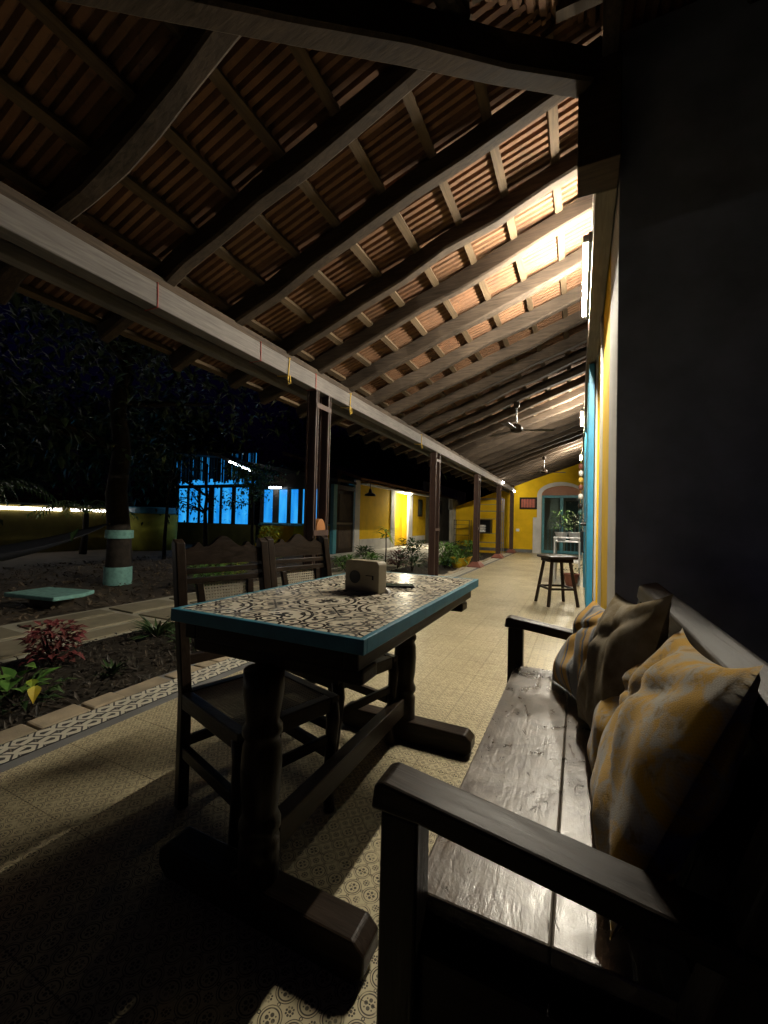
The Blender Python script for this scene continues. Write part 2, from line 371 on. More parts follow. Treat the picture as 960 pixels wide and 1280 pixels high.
# pale wall-side tiles, granite line, black and white border, sandstone edging
MB().box(-2.218, -2.152, -1.3, 16.65, -.012, .0).build('granite_line', 'granite', floor, bev=.003)
bm_ = MB().box(-.0945, .0945, -.0945, .0945, -.012, 0).mesh('border_tile'); bm_.materials.append(M['strip'])
for j in range(93):
    o = bpy.data.objects.new('border_tile', bm_); COL.objects.link(o); o.location = (-2.315, -1.15 + .19 * j, 0); o.parent = floor
y = -1.3
while y < 16.4:
    L = rnd(.12, .40); x0 = -2.56 + rnd(-.05, .04)
    MB().prism([(x0 + rnd(0, .02), y + .006), (-2.414, y + .004), (-2.414, y + L - .004), (x0, y + L - .006)], 'z', -.1, rnd(-.012, .010)).build('edging_stone', 'edge_stone', floor, bev=.012); y += L

# flagstone path
path = struct(MB().box(-5.35, -3.97, -6, 11.2, GZ - .3, GZ + .012).build('garden_path', 'mortar'))
y = -3.0; k = 0
while y < 11.0:
    L = rnd(.75, 1.05)
    xs = [-5.26, -4.66 + rnd(-.15, .15), -4.04] if k % 3 else [-5.26, -4.9 + rnd(-.1, .1), -4.45 + rnd(-.1, .1), -4.04]
    for a, b in zip(xs[:-1], xs[1:]):
        j = [rnd(-.03, .03) for _ in range(8)]
        MB().prism([(a + .05 + j[0], y + .05 + j[1]), (b - .05 + j[2], y + .05 + j[3]), (b - .05 + j[4], y + L - .05 + j[5]), (a + .05 + j[6], y + L - .05 + j[7])], 'z', GZ - .05, GZ + .026 + rnd(0, .008)).build('flagstone', 'path_stone', path, bev=.01)
    y += L; k += 1

# ================================================================== THE HOUSE ALONG THE VERANDA
HX, HY = .16, 2.30
house = thing('veranda_house', 'yellow plastered house with blue doors and unlit side wall at the corner behind the bench', 'house', (HX, HY, 0))
H = 3.55
def arch(y0, y1, zs, rise, n=12):
    c = (y0 + y1) / 2; return [(c + (y1 - y0) / 2 * math.cos(math.pi * i / n), zs + rise * math.sin(math.pi * i / n)) for i in range(n + 1)]
D1, D2 = (3.76, 4.78), (6.7, 7.9)
# wall with two arched openings, built as polygons between them
def wall_with_arches(x0, x1, ya, yb, z1, doors):
    mb = MB(); y = ya
    for d in doors:
        mb.box(x0, x1, y, d[0], 0, z1)
        ar = arch(d[0], d[1], 2.55, .35)[::-1]
        mb.prism([(d[0], z1)] + ar + [(d[1], z1)], 'x', x0, x1); y = d[1]
    return mb.box(x0, x1, y, yb, 0, z1)
MB().box(HX, HX + .25, HY + .004, 2.9, 0, H).build('corner_band', 'white', house)
wall_with_arches(HX, HX + .25, 2.9, 16.7, H, (D1, D2)).build('long_wall', 'yellow', house)
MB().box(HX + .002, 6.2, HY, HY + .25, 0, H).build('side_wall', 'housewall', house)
MB().box(HX - .012, HX, 2.9, 16.6, 0, .13).build('skirting', 'granite', house)
for d in (D1, D2):
    f = MB(); o_ = arch(d[0] - .09, d[1] + .09, 2.55, .45); i_ = arch(d[0], d[1], 2.55, .35)
    f.prism([(d[1] + .09, 0)] + o_ + [(d[0] - .09, 0), (d[0], 0)] + i_[::-1] + [(d[1], 0)], 'x', HX - .02, HX - .001)
    f.build('door_surround', 'white', house)
    dr = MB().prism([(d[1], 0.01)] + i_ + [(d[0], 0.01)], 'x', HX + .10, HX + .15).build('door_leaf', 'teal_dark', house)
    MB().box(HX + .085, HX + .10, d[0] + .1, d[0] + .42, .25, 1.1).box(HX + .085, HX + .10, d[0] + .1, d[0] + .42, 1.3, 2.3).box(HX + .085, HX + .10, d[1] - .42, d[1] - .1, .25, 1.1).box(HX + .085, HX + .10, d[1] - .42, d[1] - .1, 1.3, 2.3).build('raised_panel', 'teal', dr, bev=.006)
    # leaf folded back flat on the wall
    lf = MB().box(HX - .085, HX - .03, d[1] + .0, d[1] + .62, .02, 2.78).build('open_door_leaf', 'blue', house, bev=.004)
    MB().box(HX - .095, HX - .085, d[1] + .07, d[1] + .55, .25, 1.15).box(HX - .095, HX - .085, d[1] + .07, d[1] + .55, 1.3, 2.6).build('raised_panel', 'teal', lf, bev=.004)
    MB().tube([(HX - .11, d[1] + .09, 1.02), (HX - .13, d[1] + .09, 1.02), (HX - .13, d[1] + .09, .80), (HX - .11, d[1] + .09, .80)], .012).tube([(HX - .095, d[1] + .09, 1.1), (HX - .14, d[1] + .09, 1.1)], .022, 10).build('handle', 'black', lf)
MB().box(.055, .155, HY + .05, 16.68, 2.80, 3.30).build('wall_plate', 'plate', house, bev=.006)
MB().box(-.03, .155, HY - .16, HY + .05, 2.80, 3.30).build('corner_bracket', 'raft_x', house, bev=.006)
# far end wall with the glazed arched door
FY = 16.70
wing = thing('end_wing', 'yellow end wall of the veranda with arched glazed teal door and white surround', 'house', (-1.5, FY, 0))
ad = (-1.30, .10); ar = [(c, z) for c, z in arch(ad[0], ad[1], 2.22, .33)]
MB().prism([(-4.62, GZ), (ad[0], GZ), (ad[0], 2.22)] + ar[::-1][1:-1] + [(ad[1], 2.22), (ad[1], GZ), (HX, GZ), (HX, 3.48), (-4.62, 1.75)], 'y', FY, FY + .3).build('gable_wall', 'yellow', wing)
MB().box(-4.75, -4.62, FY - .5, FY + .3, GZ, 2.0).build('end_pier', 'greywall', wing)
ao = arch(ad[0] - .16, ad[1] + .05, 2.22, .47)
MB().prism([(ad[1] + .05, 0)] + ao + [(ad[0] - .16, 0), (ad[0], 0)] + ar[::-1] + [(ad[1], 0)], 'y', FY - .03, FY - .001).build('door_surround', 'white', wing)
MB().box(ad[0] - .30, ad[0] - .16, FY - .025, FY - .001, 0, 1.35).build('switch_conduit_band', 'white', wing)
MB().box(-4.6, ad[0] - .31, FY - .02, FY - .001, 0.0, .12).build('skirting', 'granite', wing)
MB().prism([(ad[0], 2.2)] + ar[::-1] + [(ad[1], 2.2)], 'y', FY + .1, FY + .14).build('arch_lunette', 'pinkwall', wing)
gd = MB().box(ad[0], ad[1], FY + .08, FY + .12, 2.10, 2.20).box(ad[0], ad[1], FY + .08, FY + .12, .01, .12).box(ad[0], ad[0] + .1, FY + .08, FY + .12, .12, 2.1).box(ad[1] - .1, ad[1], FY + .08, FY + .12, .12, 2.1).box(-.66, -.54, FY + .08, FY + .12, .12, 2.1).build('glazed_door', 'teal', wing, bev=.006)
for a, b in ((ad[0] + .1, -.66), (-.54, ad[1] - .1)):
    MB().box(a, b, FY + .095, FY + .103, .12, 2.1).build('pane', 'clear', gd)
    for k in range(3):
        xx = a + (b - a) * (k + 1) / 4; MB().box(xx - .006, xx + .006, FY + .08, FY + .094, .12, .95).build('security_bar', 'teal', gd)
MB().prism([(-1.16, .9), (-.72, .9), (-.72, 2.08), (-.98, 2.08), (-1.02, 1.5)], 'y', FY + .16, FY + .19).build('lace_curtain', 'paper', wing)
MB().box(-2.4, HX, FY + 1.5, FY + 1.6, -.02, 2.9).build('room_back_wall', 'white', wing)
MB().box(-2.4, HX, FY + .31, FY + 1.49, -.06, -.013).build('room_floor', 'granite', wing)
MB().box(-.50, -.04, FY + 1.44, FY + 1.495, 0, 2.05).build('inner_door', 'teal_dark', wing)
sw = MB().box(-2.22, -2.10, FY - .02, FY - .001, .80, .90).build('switch_box', 'fixture', wing, bev=.004)
pic = thing('framed_picture', 'small dark framed red picture on yellow end wall', 'picture', (-1.78, FY - .03, 1.68))
MB().box(-2.10, -1.46, FY - .03, FY - .001, 1.66, 2.12).build('frame', 'dark_x', pic, bev=.006)
MB().box(-2.03, -1.53, FY - .034, FY - .03, 1.73, 2.05).build('print_sheet', 'print', pic)

# ================================================================== ROOF
SL, ZB = .362, 2.52                       # roof pitch, underside of the rafters over the eave beam at X = -2.3
EX, ES = -2.3, -.14
def zr(x): return ZB + SL * (x - EX)
roof = thing('veranda_roof', 'lean-to roof of weathered clay tiles on dark rafters above the veranda', 'roof', (-1, 5, 2.9))
SA = math.atan(SL); NL = Vector((-math.sin(SA), 0, math.cos(SA)))
def log(p, q, w, h, n=9, jit=.010):
    """hand-hewn timber: a bar whose sides wander; p,q run along the underside centre"""
    p, q = Vector(p), Vector(q); d = (q - p).normalized(); sd = d.cross(Vector((0, 0, 1))).normalized(); u = sd.cross(d); vs, fs = [], []
    jit *= 1.7; off = [rnd(-1, 1) * jit for _ in range(n + 1)]; of2 = [rnd(-1, 1) * jit for _ in range(n + 1)]
    for i in range(n + 1):
        c = p.lerp(q, i / n) + sd * off[i]; ww = w / 2 * (1 + rnd(-.07, .07))
        b0 = of2[i] * .8
        vs += [c - sd * ww + u * (b0 + .012), c - sd * (ww - .012) + u * b0, c + sd * (ww - .012) + u * b0, c + sd * ww + u * (b0 + .012), c + sd * ww + u * h, c - sd * ww + u * h]
    for i in range(n):
        for k in range(6): fs.append((i * 6 + k, i * 6 + (k + 1) % 6, i * 6 + 6 + (k + 1) % 6, i * 6 + 6 + k))
    fs += [(0, 1, 2, 3, 4, 5), tuple(n * 6 + k for k in (5, 4, 3, 2, 1, 0))]
    return MB().add(vs, fs)
RH = .125
RY = [2.27, 2.86, 3.32, 3.93, 4.50, 5.05]
while RY[-1] < 16.2: RY.append(RY[-1] + .57)
RYs = [1.70, 1.12, .55, -.03] + RY
for y in RYs:
    xr = min(.14, EX + (y - ES)) if y < HY else .14
    xl = -2.98 + rnd(-.03, .03)
    w = rnd(.075, .095)
    log((xl, y, zr(xl)), (xr, y + rnd(-.02, .02), zr(xr)), w, RH).build('rafter', 'raft_x', roof)
# side slope (the veranda turns the house corner): rafters along Y, hip between the two
def zs(y): return ZB + SL * (y - ES)
for x in [EX + .6 * k for k in range(1, 13)]:
    yr = min(HY - .02, ES + (x - EX)) if x < .1 else HY - .02
    yl = -.85
    log((x, yl, zs(yl)), (x, yr, zs(yr)), .085, RH).build('side_rafter', 'raft_y', roof)
log((EX - .65, ES - .65, zr(EX - .65) - .03), (.0, HY - .16, zr(.0) - .19), .10, .15, 9, .006).build('hip_rafter', 'raft_x', roof)
# battens
GA = .315
bx = [-3.0 + GA * k for k in range(11)]
for x in bx:
    y0 = max(ES + (x - EX) + .05, -.9); zz = zr(x) + RH; y1 = 16.68
    mb = MB(); n = 30; vs, fs = [], []
    for i in range(n + 1):
        c = Vector((x + rnd(-.006, .006), y0 + (y1 - y0) * i / n, zz))
        for a, b in ((-.026, .0), (.026, .0), (.026, .034), (-.026, .034)): vs.append(c + Vector((a * math.cos(SA), 0, a * math.sin(SA))) + NL * b)
    for i in range(n):
        for k in range(4): fs.append((i * 4 + k, i * 4 + (k + 1) % 4, i * 4 + 4 + (k + 1) % 4, i * 4 + 4 + k))
    mb.add(vs, fs + [(0, 1, 2, 3), tuple(n * 4 + k for k in (3, 2, 1, 0))]).build('batten', 'batten', roof)
for k in range(10):
    y = -.85 + GA * k; x0 = max(EX + (y - ES) + .05, -2.9); zz = zs(y) + RH
    MB().box(x0, 6, y - .025, y + .025, zz, zz + .034).build('side_batten', 'batten', roof)
# tiles: ribbed clay tile with a lip at its lower end, lying on the battens
def tile_geo():
    mb = MB(); n = 12; wd = .208; ln = .385; th = .014; vs, fs = [], []
    for e, x in enumerate((-.035, ln - .035)):                 # x up the slope from the lower end
        for i in range(n + 1):
            yy = -wd / 2 + wd * (i + (.25 if i % 3 == 1 else -.25 if i % 3 == 0 and 0 < i < n else 0)) / n; zz = (.020 if i % 3 == 2 else 0) + (.012 if e == 0 else -.006)
            vs.append((x, yy, zz)); vs.append((x, yy, zz + th))
    m = (n + 1) * 2
    for i in range(n):
        a = i * 2; fs += [(a, a + 2, m + a + 2, m + a), (a + 1, m + a + 1, m + a + 3, a + 3), (a, a + 1, a + 3, a + 2)]
    fs += [(0, m, m + 1, 1), (n * 2, n * 2 + 1, m + n * 2 + 1, m + n * 2)]
    mb.add(vs, fs); mb.box(-.03, -.012, -.05, -.03, -.016, .02); mb.box(-.03, -.012, .03, .05, -.016, .02); return mb   # two lugs
tg = tile_geo(); tmesh = tg.mesh('roof_tile'); tmesh.materials.append(M['terracotta'])
cells = []; nY = 84
for c, x in enumerate(bx):
    for j in range(nY):
        y = -.9 + .21 * j + (.0 if c % 2 else .0)
        if y < ES + (x - EX) - .12 or y > 16.75: continue
        zz = zr(x) + RH + .040
        q = proj((x, y, zz)); s = 0
        if q and -60 < q[0] < 800 and -60 < q[1] < 660: s = 1 / q[2] ** 2
        cells.append((s, x, y, zz))
cells.sort(reverse=True)
def tile_mat(x, y, z): return Matrix.Translation((x, y, z)) @ Matrix.Rotation(-SA, 4, 'Y') @ Matrix.Rotation(rnd(-.012, .012), 4, 'Z') @ Matrix.Rotation(rnd(-.01, .01), 4, 'X')
for s, x, y, z in cells[:300]:
    o = bpy.data.objects.new('roof_tile', tmesh); COL.objects.link(o); o.parent = roof
    o.matrix_basis = Matrix.Translation(-WORG[roof.name]) @ tile_mat(x, y, z)
rest = MB()
for s, x, y, z in cells[300:]:
    m = tile_mat(x, y, z); rest.add([m @ p for p in tg.v], tg.f)
stuff(rest.build('far_roof_tiles', 'terracotta', roof))
side = MB()
for k in range(10):
    y = -.85 + GA * k; x = EX + (y - ES) - .1
    while x < 6:
        m = Matrix.Translation((x, y, zs(y) + RH + .04)) @ Matrix.Rotation(math.pi / 2, 4, 'Z') @ Matrix.Rotation(-SA, 4, 'Y')
        side.add([m @ p for p in tg.v], tg.f); x += .21
stuff(side.build('side_roof_tiles', 'terracotta', roof))
MB().box(.12, 6.2, HY - .3, 16.9, zr(.16) + .26, zr(.16) + .30).build('upper_flashing', 'granite', roof)

# eave beams, posts
beam = thing('eave_beam', 'long pale painted timber beam carried by the double posts', 'beam', (EX, 8, 2.3))
MB().box(EX - .05, EX + .05, -.7, FY - .02, 2.302, 2.44).build('beam_timber', 'beam', beam, bev=.006)
MB().box(EX - .26, EX - .18, -.7, FY - .02, 2.30, 2.37).build('outer_rail', 'beam', beam, bev=.006)
MB().box(EX - .042, EX - .005, -.7, FY - .02, 2.4405, zr(EX) + .004).build('packing_rail', 'raft_y', beam)
sb = one(MB().box(EX + .06, 6, ES - .05, ES + .05, 2.302, 2.44), 'side_eave_beam', 'beam', 'pale painted beam carrying the roof around the house corner', 'beam', (1, ES, 2.302))
PY = [3.33, 6.93, 10.25, 13.3, 16.1]
for i, y in enumerate(PY):
    lab = ['double steel channel post directly behind the caned chairs', 'double steel channel post rising among the garden shrubs', 'double steel channel post beside the yellow boat-shaped pot', 'double steel channel post in front of the towel rack', 'double steel channel post touching the end wall'][i]
    p = thing('veranda_post', lab, 'post', (EX, y, 0), 0, 'brown double posts along the veranda')
    for s in (-1, 1):
        c = y + s * .105
        MB().box(EX - .06, EX + .05, c - .012, c + .012, .05, 2.302).box(EX + .028, EX + .05, c - .022, c + .022, .05, 2.302).box(EX - .06, EX - .04, c - .022, c + .022, .05, 2.302).build('channel', 'steel', p, bev=.002)
    for z in (.95, 2.16): MB().box(EX + .051, EX + .058, y - .125, y + .125, z - .025, z + .025).build('batten_plate', 'steel', p, bev=.002)
    MB().add([(EX - .17, y - .22, 0), (EX + .16, y - .22, 0), (EX + .16, y + .22, 0), (EX - .17, y + .22, 0), (EX - .17, y - .22, .03), (EX + .16, y - .22, .03), (EX + .16, y + .22, .03), (EX - .17, y + .22, .03), (EX - .08, y - .14, .13), (EX + .07, y - .14, .13), (EX + .07, y + .14, .13), (EX - .08, y + .14, .13)],
             [(3, 2, 1, 0), (0, 1, 5, 4), (1, 2, 6, 5), (2, 3, 7, 6), (3, 0, 4, 7), (4, 5, 9, 8), (5, 6, 10, 9), (6, 7, 11, 10), (7, 4, 8, 11), (8, 9, 10, 11)]).build('footing', 'redox', p, bev=.006)
tb = MB(); tb.prism([(3.33 + .075 * math.cos(math.pi * i / 10), .9755 + .11 * math.sin(math.pi * i / 10)) for i in range(11)], 'x', EX - .03, EX + .055)
one(tb, 'arched_wood_block', 'orange_wood', 'small round-topped orange wooden block on post crossbar', 'block', (EX, 3.33, .9755), bev=.004)
# cords looped round the beam
for px, py, lab in ((361, 445, 'yellow cord looped round the pale eave beam just before the first double post'), (438, 487, 'yellow cord looped round the pale eave beam just past the first double post'), (527, 540, 'yellow cord looped round the pale eave beam just before the second double post')):
    p = at(px, py, X=EX + .056); y = p.y
    mb = MB(); b = EX + .058
    mb.tube([(EX - .058, y, 2.30), (EX - .058, y, 2.446), (b, y + .01, 2.446), (b, y, 2.30), (b + .012, y - .02, 2.255), (b + .01, y - .008, 2.215), (b + .012, y + .018, 2.23), (b + .01, y + .012, 2.29), (EX, y, 2.294), (EX - .058, y, 2.30)], .0045, 6)
    one(mb, 'looped_cord', 'cord', lab, 'cord', (b, y, 2.215), 'cords tied round the eave beam')
for px, py, lab in ((197, 375, 'thin red thread wound round the eave beam, on its bare stretch far from any post'), (326, 446, 'thin red thread wound round the eave beam next to the first yellow cord'), (395, 482, 'thin red thread wound round the eave beam right above the first double post')):
    p = at(px, py, X=EX + .056); y = p.y; b = EX + .054
    one(MB().tube([(EX - .054, y, 2.298), (EX - .054, y, 2.444), (b, y, 2.444), (b, y + .004, 2.298), (EX - .054, y, 2.298)], .003, 6), 'red_thread', 'redcord', lab, 'thread', (b, y, 2.298), 'red threads round the eave beam')

# tube lamps on the wall plate
for i, (y0, ln, lab) in enumerate(((2.99, 1.09, 'bright white tube lamp on wall plate above the first blue door'), (7.5, 1.09, 'white tube lamp on wall plate above the potted plant stand'), (12.1, 1.09, 'white tube lamp on wall plate next to the end wall'))):
    t = thing('tube_lamp', lab, 'lamp', (.03, y0, 2.98), 0, 'tube lamps on the wall plate')
    MB().box(.031, .0545, y0 - .02, y0 + ln + .02, 2.945, 3.015).build('housing', 'fixture', t, bev=.003)
    for e in (y0 - .005, y0 + ln + .005): MB().box(-.001, .031, e - .014, e + .014, 2.96, 3.0).build('end_cap', 'fixture', t, bev=.003)
    MB().tube([(.015, y0 + .01, 2.98), (.015, y0 + ln - .01, 2.98)], .0135, 12).build('tube', 'tube', t, smooth=True)

# ceiling fans
for (px, py), lab in (((643, 525), 'dark ceiling fan on a steel rod, the one before the second tube lamp'), ((680, 580), 'dark ceiling fan on a steel rod close to the end wall')):
    X = -.92; p = at(px, py, X=X)
    if p.y < 0: continue
    zc = zr(X); zf = zc - .42; y = {643: 6.76, 680: 12.46}[px]
    f = thing('ceiling_fan', lab, 'fan', (X, y, zc), 0, 'ceiling fans under the veranda roof')
    MB().tube([(X, y, zc + .02), (X, y, zf + .05)], .012).build('rod', 'grey_metal', f)
    MB().lathe([(.03, zc - .10), (.05, zc - .06), (.05, zc - .005)], (X, y, 0), 14).build('canopy_cup', 'dark_z', f)
    MB().lathe([(.02, zf - .075), (.085, zf - .06), (.10, zf - .02), (.085, zf + .03), (.03, zf + .07)], (X, y, 0), 18).build('motor', 'dark_z', f, smooth=True)
    for a in (20, 140, 260):
        d = Vector((math.cos(R(a)), math.sin(R(a)), 0)); c = Vector((X, y, zf - .03))
        MB().bar(c + d * .09, c + d * .58, .07, .010, w2=.13).build('blade', 'dark_x', f, bev=.002)

# ================================================================== TABLE
TZ = .795; TX0, TX1, TY0, TY1 = -1.135, -.46, .875, 2.115
cx, c1, c2 = -.785, .905, 1.945
t = thing('dining_table', 'dark trestle table with patterned tile top and blue painted rim', 'table', (cx, 1.45, 0))
fr = .018
rim = MB().box(TX0, TX1, TY0, TY0 + fr, TZ - .038, TZ).box(TX0, TX1, TY1 - fr, TY1, TZ - .038, TZ).box(TX0, TX0 + fr, TY0 + fr, TY1 - fr, TZ - .038, TZ).box(TX1 - fr, TX1, TY0 + fr, TY1 - fr, TZ - .038, TZ)
rim.build('rim', 'table_edge', t, bev=.002)
MB().box(TX0 + fr, TX1 - fr, TY0 + fr, TY1 - fr, TZ - .034, TZ - .012).build('top_board', 'dark_y', t)
bw = .078
def flat_tile(x0, x1, y0, y1, name, mt, uvs):
    e = .0008; mb = MB().box(x0 + e, x1 - e, y0 + e, y1 - e, TZ - .012, TZ - .0006); mb.uv = uvs * 2; return mb.build(name, mt, t)
ux0, ux1, uy0, uy1 = TX0 + fr, TX1 - fr, TY0 + fr, TY1 - fr
nx, ny = 2, 4; ax, ay = (ux1 - ux0 - 2 * bw) / nx, (uy1 - uy0 - 2 * bw) / ny
for i in range(nx):
    for j in range(ny):
        flat_tile(ux0 + bw + ax * i, ux0 + bw + ax * (i + 1), uy0 + bw + ay * j, uy0 + bw + ay * (j + 1), 'top_tile', 'top', [(0, 0), (1, 0), (1, 1), (0, 1)])
for k in range(4):
    ya, yb = uy0 + (uy1 - uy0) * k / 4, uy0 + (uy1 - uy0) * (k + 1) / 4
    for xa in (ux0, ux1 - bw): flat_tile(xa, xa + bw, ya, yb, 'border_tile', 'topb', [(0, 0), (0, 1), (4, 1), (4, 0)])
for k in range(2):
    xa = ux0 + bw; dx = (ux1 - ux0 - 2 * bw) / 2
    for ya in (uy0, uy1 - bw): flat_tile(xa + dx * k, xa + dx * (k + 1), ya, ya + bw, 'border_tile', 'topb', [(0, 0), (3, 0), (3, 1), (0, 1)])
a0 = .03
MB().box(TX1 - .075, TX1 - a0, TY0 + .03, TY1 - .03, TZ - .092, TZ - .0386).build('side_apron', 'dark_y', t, bev=.004)
MB().box(TX0 + a0, TX0 + .075, TY0 + .03, TY1 - .03, TZ - .092, TZ - .0386).build('side_apron', 'dark_y', t, bev=.004)
for y in (TY0 + .045, TY1 - .045): MB().box(TX0 + .0755, TX1 - .0755, y - .015, y + .015, TZ - .092, TZ - .0386).build('end_apron', 'dark_x', t, bev=.004)
for y in (c1, c2):
    yb_ = max(y, TY0 + .088); MB().box(TX0 + .05, TX1 - .025, yb_ - .045, yb_ + .045, TZ - .132, TZ - .0925).build('cross_bearer', 'dark_x', t, bev=.008)
    prof = [(.055, .10), (.055, .20), (.045, .215), (.057, .235), (.057, .25), (.05, .265), (.046, .28), (.053, .33), (.056, .40), (.053, .455), (.045, .475), (.055, .49), (.055, .505), (.045, .52), (.05, .555), (.056, .60), (.056, TZ - .1322)]
    MB().lathe(prof, (cx, y, 0), 24).build('turned_pedestal', 'dark_z', t, smooth=True)
    MB().prism([(cx - .32, .0), (cx + .32, 0), (cx + .35, .03), (cx + .35, .075), (cx + .32, .10), (cx - .32, .10), (cx - .35, .075), (cx - .35, .03)], 'y', y - .043, y + .043).build('foot', 'dark_x', t, bev=.006)
MB().box(cx - .025, cx + .025, c1 + .055, c2 - .055, .135, .215).build('stretcher', 'dark_y', t, bev=.004)

# box with the round opening, and the small things beside it
q0, q1 = at(431, 737, z=TZ), at(473, 743, z=TZ)
bc = (q0 + q1) / 2; bw_ = (q1 - q0).length; ba = math.atan2(q1.y - q0.y, q1.x - q0.x)
b = thing('speaker_box', 'beige rounded box with round black opening standing on the tiled table', 'box', (bc.x, bc.y, TZ), ba, world=False)
hw, hh, rr = bw_ / 2, .125, .018
poly = []
for sx, sz, a in ((1, 0, -90), (1, 1, 0), (-1, 1, 90), (-1, 0, 180)):
    for k in range(5):
        an = R(a + 90 * k / 4); r2 = rr if sz else .004
        poly.append((sx * (hw - r2) + r2 * math.cos(an), (hh - rr if sz else r2) + r2 * math.sin(an)))
MB().prism(poly, 'y', 0, .055).build('body', 'beige', b, bev=.002)
MB().tube([(-hw * .38, -.004, .058), (-hw * .38, .001, .058)], .026, 24).build('round_opening', 'black', b)
MB().box(hw * .25, hw * .70, -.0012, .0005, .066, .069).box(hw * .62, hw * .70, -.0012, .0005, .052, .066).build('slot_mark', 'dark_x', b)
q = at(490, 735, z=TZ); ph = thing('phone', 'dark flat phone lying on table behind the beige box', 'phone', (q.x, q.y + .05, TZ), .5, world=False)
MB().box(-.075, .075, -.036, .036, 0, .008).build('body', 'black', ph, bev=.003); MB().box(-.07, .07, -.033, .033, .008, .0088).build('screen', 'glass', ph)
q = at(482, 740, z=TZ)
one(MB().prism([(-.018, 0), (.02, 0), (.012, .012), (.0, .017), (-.012, .01)], 'y', -.012, .012), 'folded_napkin', 'paper', 'tiny folded white paper napkin by the beige box', 'napkin', (0, 0, 0)).location = (q.x, q.y, TZ)

# ================================================================== CHAIRS
def chair(label, loc, rz):
    c = thing('caned_chair', label, 'chair', loc, rz, 'carved chairs at the tiled table', world=False)
    wd, dp, zt = .41, .45, .425                                 # local: +x to the front, y across; origin under the seat centre
    for s in (-1, 1):
        y = s * (wd / 2 - .02)
        MB().prism([(-dp / 2, 0), (-dp / 2 + .04, 0), (-dp / 2 + .04, .42), (-dp / 2 - .068, .975), (-dp / 2 - .098, .99), (-dp / 2 - .112, .97), (-dp / 2, .42)], 'y', y - .019, y + .019).build('rear_leg', 'dark_z', c, bev=.004)
        MB().tube([(dp / 2 - .022, y, .40), (dp / 2 - .012, y, .34), (dp / 2 - .022, y, .22), (dp / 2 - .035, y, .10), (dp / 2 - .02, y, .0)], [.026, .026, .021, .018, .021], 10).build('front_leg', 'dark_z', c, smooth=True)
        MB().box(-dp / 2 + .04, dp / 2 - .045, y - .013, y + .013, .19, .23).build('side_stretcher', 'dark_x', c, bev=.003)
        MB().box(-dp / 2 + .04, dp / 2, y - .019, y + .019, zt - .055, zt).build('seat_rail', 'dark_x', c, bev=.004)
    for x, n in ((dp / 2 - .045, 'front_rail'), (-dp / 2, 'back_rail')):
        MB().box(x, x + .04, -wd / 2 + .0395, wd / 2 - .0395, zt - .055, zt).build(n, 'dark_y', c, bev=.004)
    MB().box(dp / 2 - .03, dp / 2 - .012, -wd / 2 + .04, wd / 2 - .04, .25, .285).build('front_stretcher', 'dark_y', c, bev=.003)
    MB().box(-dp / 2 + .008, -dp / 2 + .03, -wd / 2 + .04, wd / 2 - .04, .22, .255).build('back_stretcher', 'dark_y', c, bev=.003)
    cn = MB(); y = -wd / 2 + .042
    while y < wd / 2 - .042: cn.box(-dp / 2 + .036, dp / 2 - .042, y, y + .0068, zt - .008, zt - .006); y += .0125
    x = -dp / 2 + .038
    while x < dp / 2 - .046: cn.box(x, x + .0068, -wd / 2 + .036, wd / 2 - .036, zt - .0058, zt - .004); x += .0125
    stuff(cn.build('seat_cane', 'cane_dark', c))
    def bk(z): return -dp / 2 + .02 - .11 * max(0, z - .42) / .55        # back plane
    def slat(pts, n, th=.02):
        mb = MB(); k = len(pts); vs = [(bk(z) - th / 2, y, z) for y, z in pts] + [(bk(z) + th / 2, y, z) for y, z in pts]
        mb.add(vs, [tuple(range(k)), tuple(range(2 * k - 1, k - 1, -1))] + [(i, (i + 1) % k, k + (i + 1) % k, k + i) for i in range(k)]); return mb.build(n, 'dark_y', c, bev=.002)
    iw = wd / 2 - .039
    top = []
    for i in range(41):
        u = -1 + 2 * i / 40; a = abs(u)
        z = .955 + (.045 * (1 + math.cos(math.pi * a / .48)) / 2 if a < .48 else 0) + (.020 * (1 + math.cos(math.pi * (a - .66) / .15)) / 2 if abs(a - .66) < .15 else 0) - .012 * max(0, (a - .85)) / .15
        top.append((u * iw, z))
    mb = MB(); vs, fs = [], []                      # crest rail as strips so its scallops stay clean
    for y, z in top:
        for zz, e in ((.885, -.011), (z, -.011), (z, .011), (.885, .011)): vs.append((bk(zz) + e, y, zz))
    for i in range(40):
        for k in range(4): fs.append((i * 4 + k, i * 4 + (k + 1) % 4, i * 4 + 4 + (k + 1) % 4, i * 4 + 4 + k))
    mb.add(vs, fs + [(0, 1, 2, 3), (163, 162, 161, 160)]).build('crest_rail', 'dark_y', c)
    slat([(-iw, .850), (iw, .850), (iw, .872), (-iw, .872)], 'back_slat')
    slat([(-iw, .812), (iw, .812), (iw, .834), (-iw, .834)], 'back_slat')
    slat([(-iw, .515), (iw, .515), (iw, .55), (-iw, .55)], 'back_slat')
    for s in (-1, 1):
        slat([(s * .075, .5505), (s * .105, .5505), (s * .125, .8115), (s * .098, .8115)], 'splat_stile')
    cn = MB(); y = -.096
    while y < .094: cn.add([(bk(.551) - .002, y * .8, .551), (bk(.551) - .002, y * .8 + .0055, .551), (bk(.811) - .002, y + .007, .811), (bk(.811) - .002, y, .811)], [(0, 1, 2, 3)]); y += .0125
    z = .553
    while z < .806:
        hwid = .077 + (.098 - .077) * (z - .55) / .262; cn.add([(bk(z), -hwid, z), (bk(z), hwid, z), (bk(z), hwid, z + .007), (bk(z), -hwid, z + .007)], [(0, 1, 2, 3)]); z += .0125
    stuff(cn.build('back_cane', 'cane', c))
    return c
